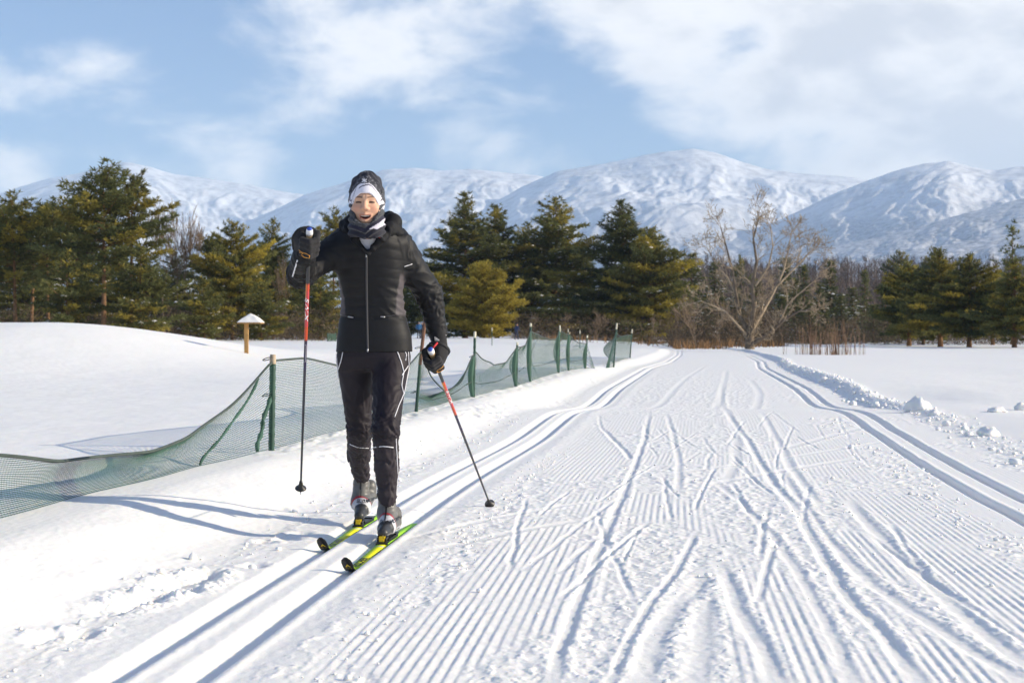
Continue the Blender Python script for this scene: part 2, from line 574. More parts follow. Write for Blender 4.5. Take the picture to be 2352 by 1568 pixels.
    z = z + 0.0011 * perlin(X * 34, Y * 20, 95) * sstep(14, 8, Y)
    # boot holes and kicked-up snow on the near bank
    for (u, v, r_, dp) in FOOT:
        fx, fy = uv2xy(u, v)
        d = np.hypot((X - fx) / r_, (Y - fy) / (r_ * 1.5))
        m = d < 4
        if m.any():
            q = d[m]
            z[m] += -0.7 * dp * np.exp(-(q * 1.1) ** 4) + dp * 0.28 * np.exp(-((q - 1.6) / 0.5) ** 2) * (0.3 + 1.5 * np.abs(fbm(X[m] * 14, Y[m] * 12, 3, 97)))
    return z


FOOT = [(120, 1468, .05, .03), (185, 1462, .05, .03), (255, 1405, .07, .03), (320, 1383, .08, .05), (365, 1370, .06, .03), (400, 1350, .09, .04),
        (440, 1335, .09, .05), (478, 1320, .06, .045), (430, 1362, .05, .03), (300, 1395, .05, .02), (80, 1480, .04, .02),
        (610, 1245, .05, .02), (660, 1238, .06, .025), (585, 1300, .05, .02), (690, 1226, .05, .02), (640, 1180, .05, .012)]


def ground_z(x, y):
    return float(terrain_base(np.array([float(x)]), np.array([float(y)]))[0])


def ground_hit(u, v, y0=3.0, y1=400.0):
    """first point of the snow seen at picture position (u, v)"""
    Y = np.geomspace(y0, y1, 4000)
    X = (u - CU) * Y / FPX
    zr = CAMH - (v - HV) * Y / FPX
    below = np.nonzero(zr < terrain_base(X, Y))[0]
    i = below[0] if len(below) else len(Y) - 1
    return np.array([X[i], Y[i], terrain_base(X[i:i + 1], Y[i:i + 1])[0]])


# adaptive sheet: rows follow distance, columns fan out
_vs = np.linspace(1640, 806, 760)
rows = FPX * CAMH / (_vs - HV)
rows = np.concatenate([np.linspace(-14, 2.0, 18), np.linspace(2.2, rows[0] - 0.03, 40), rows,
                       np.linspace(rows[-1] + 1.5, 180, 45), np.geomspace(190, 15500, 40)])
tin = np.linspace(-0.345, 0.345, 840)
tout = 0.345 + np.cumsum(np.geomspace(0.0012, 0.12, 46))
cols_t = np.concatenate([-tout[::-1], tin, tout])
YY = np.repeat(rows[:, None], len(cols_t), 1)
spread = np.maximum(np.maximum(rows, 0), 4.0 + 0 * rows)[:, None]
XX = cols_t[None, :] * np.maximum(spread, 4.4)
ZZ = terrain(XX, YY)
nr, nc = XX.shape
gv = np.stack([XX, YY, ZZ], -1).reshape(-1, 3)
ii = np.arange(nr * nc).reshape(nr, nc)
gf = np.stack([ii[:-1, :-1], ii[:-1, 1:], ii[1:, 1:], ii[1:, :-1]], -1).reshape(-1, 4)
# vertex normals of the whole sheet so that trail and field join without a seam
dx = np.stack([np.gradient(XX, axis=1), np.zeros_like(XX), np.gradient(ZZ, axis=1)], -1)
dy = np.stack([np.gradient(XX, axis=0), np.gradient(YY, axis=0), np.gradient(ZZ, axis=0)], -1)
gn = np.cross(dx, dy); gn /= np.linalg.norm(gn, axis=-1, keepdims=True) + 1e-12
gn = gn.reshape(-1, 3)
fc = gv[gf].mean(1)
fs = fc[:, 0] - track_mid(fc[:, 1])
on_trail = (fs > -0.45) & (fs < 4.1) & (fc[:, 1] < 140) & (fc[:, 1] > -14)


def submesh(name, mask):
    f = gf[mask]
    used = np.unique(f)
    remap = np.zeros(len(gv), np.int32); remap[used] = np.arange(len(used))
    return mesh_np(name, gv[used], remap[f], normals=gn[used])


def snow_mat(name, col=(0.945, 0.92, 0.87), grain=0.35, sss=0.0):
    m = bpy.data.materials.new(name); m.use_nodes = True
    nt = m.node_tree; b = nt.nodes['Principled BSDF']; L = nt.links
    b.inputs['Roughness'].default_value = 0.62
    b.inputs['Specular IOR Level'].default_value = 0.28
    if sss:
        b.inputs['Subsurface Weight'].default_value = sss
        b.inputs['Subsurface Radius'].default_value = (0.018, 0.022, 0.030)
        b.inputs['Subsurface Scale'].default_value = 1.0
    tcn = nt.nodes.new('ShaderNodeTexCoord')
    n = nt.nodes.new('ShaderNodeTexNoise'); n.inputs['Scale'].default_value = 2.2; n.inputs['Detail'].default_value = 6
    L.new(tcn.outputs['Object'], n.inputs['Vector'])
    cr = nt.nodes.new('ShaderNodeMix'); cr.data_type = 'RGBA'
    cr.inputs['A'].default_value = (*[c * 0.975 for c in col], 1); cr.inputs['B'].default_value = (*[min(0.96, c * 1.02) for c in col], 1)
    L.new(n.outputs['Fac'], cr.inputs['Factor']); L.new(cr.outputs['Result'], b.inputs['Base Color'])
    g = nt.nodes.new('ShaderNodeTexNoise'); g.inputs['Scale'].default_value = 130; g.inputs['Detail'].default_value = 3
    L.new(tcn.outputs['Object'], g.inputs['Vector'])
    bp = nt.nodes.new('ShaderNodeBump'); bp.inputs['Strength'].default_value = grain; bp.inputs['Distance'].default_value = 0.004
    L.new(g.outputs['Fac'], bp.inputs['Height']); L.new(bp.outputs[0], b.inputs['Normal'])
    return m


M_SNOW = snow_mat('groomed_snow', sss=0.7)
M_POW = snow_mat('field_snow', grain=0.2, sss=0.7)
M_CAP = snow_mat('settled_snow', grain=0.0)
tag(link('ski_trail', submesh('ski_trail', on_trail), None, M_SNOW), kind='structure')
tag(link('snow_field', submesh('snow_field', ~on_trail), None, M_POW), kind='structure')
del XX, YY, ZZ, dx, dy

# ------------------------------------------------------------------ mountains
def mountain_mat():
    m = bpy.data.materials.new('mountain_snow'); m.use_nodes = True
    nt = m.node_tree; b = nt.nodes['Principled BSDF']; L = nt.links
    b.inputs['Roughness'].default_value = 0.9; b.inputs['Specular IOR Level'].default_value = 0.1
    geo = nt.nodes.new('ShaderNodeNewGeometry')
    sep = nt.nodes.new('ShaderNodeSeparateXYZ'); L.new(geo.outputs['Position'], sep.inputs[0])
    n = nt.nodes.new('ShaderNodeTexNoise'); n.inputs['Scale'].default_value = 0.0022; n.inputs['Detail'].default_value = 7
    L.new(geo.outputs['Position'], n.inputs['Vector'])
    # tree line: dusted forest below, open snow above
    ad = nt.nodes.new('ShaderNodeMath'); ad.operation = 'MULTIPLY_ADD'; ad.inputs[1].default_value = 560.0
    L.new(n.outputs['Fac'], ad.inputs[0]); L.new(sep.outputs['Z'], ad.inputs[2])
    tl = nt.nodes.new('ShaderNodeMapRange'); tl.interpolation_type = 'SMOOTHSTEP'
    tl.inputs['From Min'].default_value = 700; tl.inputs['From Max'].default_value = 1060
    L.new(ad.outputs[0], tl.inputs['Value'])
    sp = nt.nodes.new('ShaderNodeTexNoise'); sp.inputs['Scale'].default_value = 0.035; sp.inputs['Detail'].default_value = 6
    sp.inputs['Roughness'].default_value = 0.75
    L.new(geo.outputs['Position'], sp.inputs['Vector'])
    rp = nt.nodes.new('ShaderNodeValToRGB')
    rp.color_ramp.elements[0].position = 0.38; rp.color_ramp.elements[0].color = (0.26, 0.27, 0.30, 1)
    rp.color_ramp.elements[1].position = 0.62; rp.color_ramp.elements[1].color = (0.80, 0.80, 0.82, 1)
    L.new(sp.outputs['Fac'], rp.inputs['Fac'])
    rk = nt.nodes.new('ShaderNodeTexNoise'); rk.inputs['Scale'].default_value = 0.008; rk.inputs['Detail'].default_value = 9
    rk.inputs['Roughness'].default_value = 0.72
    L.new(geo.outputs['Position'], rk.inputs['Vector'])
    rr = nt.nodes.new('ShaderNodeValToRGB')
    rr.color_ramp.elements[0].position = 0.40; rr.color_ramp.elements[0].color = (0.62, 0.62, 0.64, 1)
    rr.color_ramp.elements[1].position = 0.54; rr.color_ramp.elements[1].color = (0.9, 0.91, 0.93, 1)
    L.new(rk.outputs['Fac'], rr.inputs['Fac'])
    mx = nt.nodes.new('ShaderNodeMix'); mx.data_type = 'RGBA'
    L.new(tl.outputs[0], mx.inputs['Factor']); L.new(rp.outputs[0], mx.inputs['A']); L.new(rr.outputs[0], mx.inputs['B'])
    L.new(mx.outputs['Result'], b.inputs['Base Color'])
    bp = nt.nodes.new('ShaderNodeBump'); bp.inputs['Strength'].default_value = 0.3; bp.inputs['Distance'].default_value = 40
    L.new(rk.outputs['Fac'], bp.inputs['Height']); L.new(bp.outputs[0], b.inputs['Normal'])
    return m


M_MTN = mountain_mat()
RANGES = [
    ('mountain_ridge', 13500, 5200, 0, [(-500, 520), (-200, 470), (0, 445), (60, 425), (120, 408), (180, 398), (250, 378), (290, 371), (340, 382), (400, 400),
                                 (470, 408), (560, 422), (650, 440), (760, 455), (900, 490), (1100, 540), (1300, 620)]),
    ('mountain_ridge', 12000, 4200, 1, [(380, 620), (470, 560), (560, 512), (640, 478), (700, 447), (760, 428), (820, 410), (880, 390), (950, 385), (1010, 392),
                                 (1080, 388), (1150, 395), (1230, 402), (1350, 430), (1500, 500), (1650, 600)]),
    ('mountain_ridge', 11000, 4600, 2, [(850, 640), (960, 580), (1050, 520), (1130, 468), (1200, 428), (1280, 394), (1360, 380), (1420, 370), (1480, 356), (1540, 347),
                                 (1590, 341), (1640, 350), (1700, 370), (1760, 388), (1830, 398), (1900, 402), (1960, 408), (2050, 425), (2200, 470), (2400, 560)]),
    ('mountain_ridge', 8800, 3600, 3, [(1380, 640), (1480, 590), (1560, 562), (1700, 535), (1780, 510), (1840, 482), (1920, 442), (2030, 402), (2080, 385), (2130, 375),
                                (2180, 369), (2230, 383), (2280, 390), (2352, 382), (2500, 375), (2750, 420), (3000, 480)]),
    ('mountain_ridge', 6600, 2400, 4, [(1600, 640), (1720, 606), (1850, 580), (1930, 562), (2020, 545), (2150, 508), (2250, 480), (2352, 456), (2500, 420), (2750, 420), (3000, 500)]),
    ('mountain_ridge', 5200, 1700, 5, [(1700, 640), (1900, 612), (2000, 596), (2100, 574), (2200, 556), (2352, 530), (2600, 500), (2900, 520)]),
]
for name, D, W, k, pts in RANGES:
    pts = np.array(pts, float)
    au = np.linspace(pts[0, 0], pts[-1, 0], 400)
    crest = np.interp(au, pts[:, 0], pts[:, 1])
    kk = np.hanning(9); kk /= kk.sum()
    crest = np.convolve(np.pad(crest, 4, mode='edge'), kk, mode='valid')
    tt = np.concatenate([np.linspace(-0.35, 0, 14)[:-1], np.linspace(0, 1, 150) ** 1.05])     # 0 crest -> 1 foot towards the viewer
    A, T = np.meshgrid(au, tt)
    Hc = np.interp(A, au, crest)
    rr_ = D - T * W
    az = (A - CU) / FPX
    zc = np.maximum(0, (HV - Hc)) / FPX * D
    skew = 0.10 * T + 0.10 * fbm(az * D / 1400.0, T * W / 1500.0, 3, 160 + k)                                   # spurs run down towards the left foreground
    qx = az * D / 1500.0 + skew * W / 1500.0
    f = np.where(T < 0, 1 + 1.2 * T, (1 - T) ** 1.15)
    sp = ridged(qx * 1.15, T * W / 3600.0 + k * 3.1, 5, 101 + k) - 0.55
    fn = fbm(qx * 14, T * W / 380.0, 5, 121 + k, 0.62)
    gl = sstep(0.0, 0.22, np.abs(T)) * sstep(1.0, 0.8, T)
    sharp = 170.0 if k < 3 else (120.0 if k == 3 else 60.0)
    ends = sstep(0, 0.16, (A - au[0]) / (au[-1] - au[0])) * sstep(1, 0.84, (A - au[0]) / (au[-1] - au[0]))
    gl = gl * ends
    Z = zc * f + gl * sp * sharp * (0.4 + 0.6 * np.minimum(1, zc / 700)) + gl * fn * 20 + fn * 6
    Z = np.where(T >= 0.985, -30, Z * sstep(0, 0.05, (A - au[0]) / (au[-1] - au[0])) * sstep(1, 0.95, (A - au[0]) / (au[-1] - au[0])))
    V = np.stack([az * rr_, rr_, Z], -1).reshape(-1, 3)
    n0, n1_ = A.shape
    ii = np.arange(n0 * n1_).reshape(n0, n1_)
    F = np.stack([ii[1:, :-1], ii[1:, 1:], ii[:-1, 1:], ii[:-1, :-1]], -1).reshape(-1, 4)
    tag(link(name, mesh_np(name, V, F), None, M_MTN), kind='structure')

# ------------------------------------------------------------------ the air between here and the mountains
hz = MB(); hz.box((-30000, -60, -40), (30000, 15900, 1750))
M_HAZE = bpy.data.materials.new('haze'); M_HAZE.use_nodes = True
_nt = M_HAZE.node_tree
_nt.nodes.remove(_nt.nodes['Principled BSDF'])
_pv = _nt.nodes.new('ShaderNodeVolumePrincipled')
_pv.inputs['Color'].default_value = (0.60, 0.79, 1.0, 1)
_pv.inputs['Density'].default_value = 6.5e-5
_pv.inputs['Anisotropy'].default_value = 0.0
_nt.links.new(_pv.outputs[0], _nt.nodes['Material Output'].inputs['Volume'])
tag(hz.build('haze', M_HAZE, smooth=False), kind='stuff')
# ------------------------------------------------------------------ trees
M_NEEDLE = mat('pine_needles', attr=True, rough=0.7, rand=0.12, trans=0.38, spec=0.2)
M_BARK = mat('pine_bark', (0.20, 0.115, 0.06), rough=0.9, noise=0.4, nscale=3.0, spec=0.1)
M_TAN = mat('pale_tan_bark', (0.36, 0.285, 0.20), rough=0.9, noise=0.3, nscale=2.0, spec=0.1)
M_GREYBARK = mat('grey_bark', (0.17, 0.135, 0.10), rough=0.9, noise=0.35, nscale=3.0, spec=0.1)
M_TWIG = mat('bare_twigs', (0.24, 0.175, 0.12), rough=0.9, noise=0.3, nscale=0.7, rand=0.15, spec=0.1)
M_REDTWIG = mat('reddish_stems', (0.30, 0.19, 0.12), rough=0.8, noise=0.35, nscale=2.0, spec=0.1)
M_GRASS = mat('dry_grass', (0.26, 0.15, 0.07), rough=0.9, noise=0.35, nscale=1.2, spec=0.1)

DARK = np.array([0.13, 0.15, 0.06]); OLIVE = np.array([0.29, 0.27, 0.075]); GOLD = np.array([0.50, 0.40, 0.07])


def rand_unit(r, n):
    v = r.normal(size=(n, 3)); return v / np.linalg.norm(v, axis=1, keepdims=True)


def tufts_mesh(name, cen, out, size, col, r, blades=8, wide=0.26):
    """needle sprays: each tuft a burst of narrow blades"""
    n = len(cen)
    C = np.repeat(cen, blades, 0); O = np.repeat(out, blades, 0); S = np.repeat(size, blades)
    d = O * 0.75 + rand_unit(r, n * blades) * 0.85 + np.array([0, 0, 0.12])
    d /= np.linalg.norm(d, axis=1, keepdims=True)
    side = np.cross(d, rand_unit(r, n * blades)); side /= np.linalg.norm(side, axis=1, keepdims=True) + 1e-9
    L = S * r.uniform(0.7, 1.25, n * blades)
    W = S * wide * r.uniform(0.6, 1.2, n * blades)
    a = C + side * (W * 0.35)[:, None]; b = C - side * (W * 0.35)[:, None]
    m1 = C + d * (L * 0.6)[:, None] + side * (W * 0.5)[:, None]
    tip = C + d * L[:, None]
    V = np.stack([b, a, m1, tip], 1).reshape(-1, 3)
    k = np.arange(n * blades)[:, None] * 4
    F = np.concatenate([k, k + 1, k + 2, k + 3], 1)
    cc = np.repeat(col, blades, 0) * r.uniform(0.8, 1.2, (n * blades, 1))
    return mesh_np(name, V, F, smooth=False, cols=np.repeat(cc, 4, 0))


def make_pine(seed, H=16.0, base=0.12, Rw=4.5, peak=0.25, nper=5, gap=0.55, tuft=0.5, gold=0.4, lean=0.0, droop=-0.05, up=0.5, power=0.8,
              trunk_r=None, open_=0.0, snow=0.0, side=0.45, tops=1, dens=1.0):
    """returns (trunk_mesh, branch_mesh, crown_mesh, snow_mesh or None); foot of the trunk at the origin"""
    r = np.random.default_rng(seed)
    tr = MB(); br = MB()
    tr_r = trunk_r or H * 0.013
    bend = r.normal(0, 0.012 * H, 2)

    def axis(z):
        t = z / H
        return np.array([lean * z + bend[0] * math.sin(t * 2.6), bend[1] * math.sin(t * 2.1), z])
    pts = [axis(H * t) for t in np.linspace(0, 0.97, 12)]
    tr.tube([p - np.array([0, 0, 0.3 if i == 0 else 0]) for i, p in enumerate(pts)], [tr_r * (1 - 0.92 * t) * (1.25 if t == 0 else 1) for t in np.linspace(0, 1, 12)], 8)
    cen = []; out = []; siz = []; col = []; sn = []
    z = base * H
    lob = r.uniform(0, 6.28, 3)
    while z < H * 0.985:
        t = (z / H - base) / (1 - base)
        prof = (t / peak) ** 0.6 if t < peak else max(0.0, (1 - t) / (1 - peak)) ** power
        prof = 0.35 + 0.65 * prof if t < peak else prof
        nb = max(3, int(nper * (0.6 + 0.6 * prof)))
        a0 = r.uniform(0, 6.28)
        for j in range(nb):
            if r.random() < open_ * (1.2 - t):
                continue
            az = a0 + 6.283 * j / nb + r.normal(0, 0.25)
            lobe = 1 + 0.30 * math.sin(az * 2 + lob[0] + z * 0.5) + 0.24 * math.sin(az * 3 + lob[1] - z * 0.9)
            L = max(0.35, Rw * prof * lobe * r.uniform(0.55, 1.15))
            inc = droop + (up - droop) * t ** 1.3 + r.normal(0, 0.10)
            d0 = np.array([math.cos(az) * math.cos(inc), math.sin(az) * math.cos(inc), math.sin(inc)])
            p0 = axis(z + r.normal(0, gap * 0.3))
            curve = r.uniform(0.02, 0.16) * L
            nseg = 4
            bp = [p0 + d0 * L * q + np.array([0, 0, curve * q * q - 0.05 * L * q * (1 - q)]) for q in np.linspace(0, 1, nseg + 1)]
            br.tube(bp, [max(0.018, 0.016 * L * (1 - 0.8 * q)) for q in np.linspace(0, 1, nseg + 1)], 3, cap=False)
            nt_ = max(2, int(L / (tuft * 0.62) * dens))
            cgrad = 0.45 + 0.55 * r.random()
            warm = np.clip(r.normal(gold, 0.22), 0, 1)
            base_c = DARK * (1 - warm) + (GOLD if warm > 0.62 else OLIVE) * warm
            for q in np.linspace(0.26 if t < 0.8 else 0.1, 1.0, nt_):
                c = p0 + d0 * L * q + np.array([0, 0, curve * q * q - 0.05 * L * q * (1 - q)])
                wd = side * L * (1 - 0.72 * q) * (0.35 + q)
                for e in range(1 + int(wd / (tuft * 0.55))):
                    off = np.array([-math.sin(az), math.cos(az), 0]) * r.uniform(-1, 1) * wd + np.array([0, 0, r.normal(0, 0.13 * tuft)])
                    cen.append(c + off); o_ = d0 + off / (np.linalg.norm(off) + 0.4) * 0.5 + np.array([0, 0, 0.25])
                    out.append(o_ / np.linalg.norm(o_)); siz.append(tuft * r.uniform(0.75, 1.2)); col.append(base_c * cgrad ** 0.5)
                    if snow and r.random() < snow * (1.1 - t):
                        sn.append(c + off + np.array([0, 0, 0.16 * tuft]))
        z += gap * r.uniform(0.75, 1.2) * (1 - 0.35 * t)
    # leaders
    for k in range(tops * 3):
        p = axis(H * r.uniform(0.93, 0.99)); cen.append(p); out.append(np.array([r.normal(0, .25), r.normal(0, .25), 1.0])); siz.append(tuft * 1.15); col.append(OLIVE)
    cen = np.array(cen); out = np.array(out); siz = np.array(siz); col = np.array(col)
    crown = tufts_mesh('crown', cen, out, siz, col, r)
    snm = None
    if sn:
        sn = np.array(sn); n = len(sn)
        th = r.uniform(0, 6.28, n)
        rad = tuft * r.uniform(0.35, 0.8, n)
        ring = []
        for k in range(5):
            a = th + k * 6.283 / 5
            ring.append(sn + np.stack([np.cos(a) * rad, np.sin(a) * rad * 0.75, r.normal(-0.06, 0.05, n)], 1))
        top = sn + np.array([0, 0, 0.10])
        V = np.stack(ring + [top], 1).reshape(-1, 3)
        k0 = np.arange(n) * 6
        F = np.concatenate([np.stack([k0 + k, k0 + (k + 1) % 5, k0 + 5], 1) for k in range(5)], 0)
        snm = mesh_np('snow', V, F)
    return tr.mesh('trunk'), br.mesh('branches'), crown, snm


def grow_bare(seed, limbs=None, H=10.0, r0=0.25, depth=5, spread=0.55, nch=(2, 3), short=0.72, gnarl=0.12, up=0.12, twig=0.012):
    """bare crown of forking limbs; returns (trunk_mb, branch_mb)"""
    r = random.Random(seed)
    tr = MB(); br = MB()

    def limb(p, d, L, rad, lev, mb):
        pts = [p]; q = p.copy(); dd = d.copy()
        n = 4 if lev < 2 else 3
        for i in range(n):
            dd = (dd + Vector((r.gauss(0, gnarl), r.gauss(0, gnarl), r.gauss(0, gnarl) + up * 0.5))).normalized()
            q = q + dd * (L / n); pts.append(q.copy())
        rr = [max(twig, rad * (1 - 0.45 * i / n)) for i in range(n + 1)]
        mb.tube(pts, rr, 6 if lev < 1 else (4 if lev < 3 else 3), cap=False)
        if lev >= depth:
            return
        k = r.randint(*nch)
        for j in range(k):
            i = n if j == 0 else r.randint(1, n)
            a = dd.cross(Vector((r.gauss(0, 1), r.gauss(0, 1), r.gauss(0, 1)))).normalized()
            nd = (dd * math.cos(spread * (0.45 if j == 0 else 1)) + a * math.sin(spread * (0.45 if j == 0 else 1) * r.uniform(0.7, 1.3)) + Vector((0, 0, up))).normalized()
            limb(pts[i], nd, L * short * r.uniform(0.75, 1.15), rr[i] * (0.8 if j == 0 else 0.6), lev + 1, br)

    if limbs is None:
        limb(Vector((0, 0, -0.2)), Vector((r.gauss(0, .05), r.gauss(0, .05), 1)).normalized(), H * 0.34, r0, 0, tr)
    else:
        for (pts, ra, rb) in limbs:
            pts = [Vector(p) for p in pts]
            ra, rb = ra * (0.74 if ra < 0.4 else 0.85), rb * 0.75
            (tr if ra > 0.15 else br).tube(pts, [ra + (rb - ra) * i / (len(pts) - 1) for i in range(len(pts))], 7, cap=False)
            for i in range(1, len(pts)):
                seg = (pts[i] - pts[i - 1])
                rad = ra + (rb - ra) * i / (len(pts) - 1)
                for j in range(2 if i < len(pts) - 1 else 3):
                    a = seg.normalized().cross(Vector((r.gauss(0, 1), r.gauss(0, 1), r.gauss(0, 1)))).normalized()
                    nd = (seg.normalized() * 0.8 + a * r.uniform(0.35, 0.8) + Vector((0, 0, up))).normalized()
                    limb(pts[i], nd, max(0.6, seg.length * r.uniform(0.36, 0.62)), rad * 0.6, 2, br)
    return tr, br


def on_ground(u, Y):
    X = (u - CU) * Y / FPX
    return np.array([X, Y, ground_z(X, Y)])


def height_for(vtop, Y, z0):
    return CAMH - (vtop - HV) * Y / FPX - z0


def place_pine(name, meshes, H0, u, vtop, Y, label, group=None, wide=1.0, rot=0.0, needle=None):
    p = on_ground(u, Y)
    h = height_for(vtop, Y, p[2])
    s = h / H0
    o = bpy.data.objects.new(name, None); COL.objects.link(o)
    o.location = p; o.rotation_euler = (0, 0, rot); wide = wide * 1.28
    o.scale = (s * wide, s * wide, s)
    tag(o, label, 'tree', group)
    for nm, me, m in (('trunk', meshes[0], M_BARK), ('branches', meshes[1], M_BARK), ('crown', meshes[2], needle or M_NEEDLE), ('snow', meshes[3], M_CAP)):
        if me is None:
            continue
        if len(me.materials) == 0:
            me.materials.append(m)
        c = bpy.data.objects.new(nm, me); COL.objects.link(c); c.parent = o
        if nm in ('crown', 'snow', 'branches'):
            c['kind'] = 'stuff'
    return o


PV = {
    'white_a': (make_pine(11, 18, 0.03, 5.4, 0.22, 6, 0.52, 0.44, 0.46, snow=0.07, power=0.85, tops=2), 18),
    'white_b': (make_pine(12, 18, 0.03, 5.2, 0.30, 6, 0.52, 0.44, 0.48, snow=0.09, power=0.75, open_=0.12), 18),
    'white_c': (make_pine(13, 18, 0.02, 5.8, 0.20, 6, 0.50, 0.44, 0.28, snow=0.08, power=0.80, open_=0.06), 18),
    'white_d': (make_pine(14, 14, 0.06, 5.2, 0.35, 6, 0.48, 0.42, 0.66, snow=0.03, power=0.7), 14),
    'red_a': (make_pine(21, 16, 0.38, 3.8, 0.45, 5, 0.56, 0.45, 0.42, power=0.55, open_=0.22, droop=0.05, up=0.75, snow=0.0), 16),
    'red_b': (make_pine(22, 16, 0.30, 3.6, 0.50, 5, 0.58, 0.45, 0.50, power=0.6, open_=0.28, droop=0.0, up=0.7, lean=0.02), 16),
    'red_c': (make_pine(23, 15, 0.42, 3.2, 0.40, 5, 0.60, 0.45, 0.34, power=0.6, open_=0.25, droop=0.0, up=0.7, lean=-0.02), 15),
    'scrub': (make_pine(24, 9, 0.05, 3.0, 0.3, 6, 0.45, 0.45, 0.5, power=0.8, open_=0.15, snow=0.03), 9),
    'lawn_a': (make_pine(31, 9, 0.11, 3.2, 0.22, 7, 0.38, 0.36, 0.44, open_=0.08, power=0.82, droop=-0.16, up=0.6, trunk_r=0.2, dens=1.25), 9),
    'lawn_b': (make_pine(32, 9, 0.11, 2.9, 0.20, 7, 0.38, 0.36, 0.50, open_=0.08, power=0.90, droop=-0.14, up=0.65, trunk_r=0.2, dens=1.25), 9),
    'spruce_a': (make_pine(41, 13, 0.04, 2.2, 0.08, 6, 0.42, 0.42, 0.10, power=1.0, droop=-0.3, up=0.2, snow=0.22), 13),
    'spruce_b': (make_pine(42, 13, 0.04, 1.7, 0.08, 5, 0.42, 0.42, 0.12, power=1.0, droop=-0.3, up=0.2, snow=0.04), 13),
    'golden': (make_pine(51, 8, 0.03, 3.6, 0.25, 8, 0.34, 0.36, 1.3, power=0.62, droop=0.0, up=0.8, dens=1.25), 8),
    'airy': (make_pine(61, 14, 0.25, 3.6, 0.15, 5, 0.95, 0.5, 0.12, power=0.9, open_=0.15, droop=-0.05, up=0.35, side=0.25), 14),
}
G_LEFT = 'pines of the wood behind the snowy rise'
G_MID = 'tall pines behind the netting'
G_LAWN = 'pines standing in a row on the open field'
G_SPR = 'spruces in front of the brown wood'
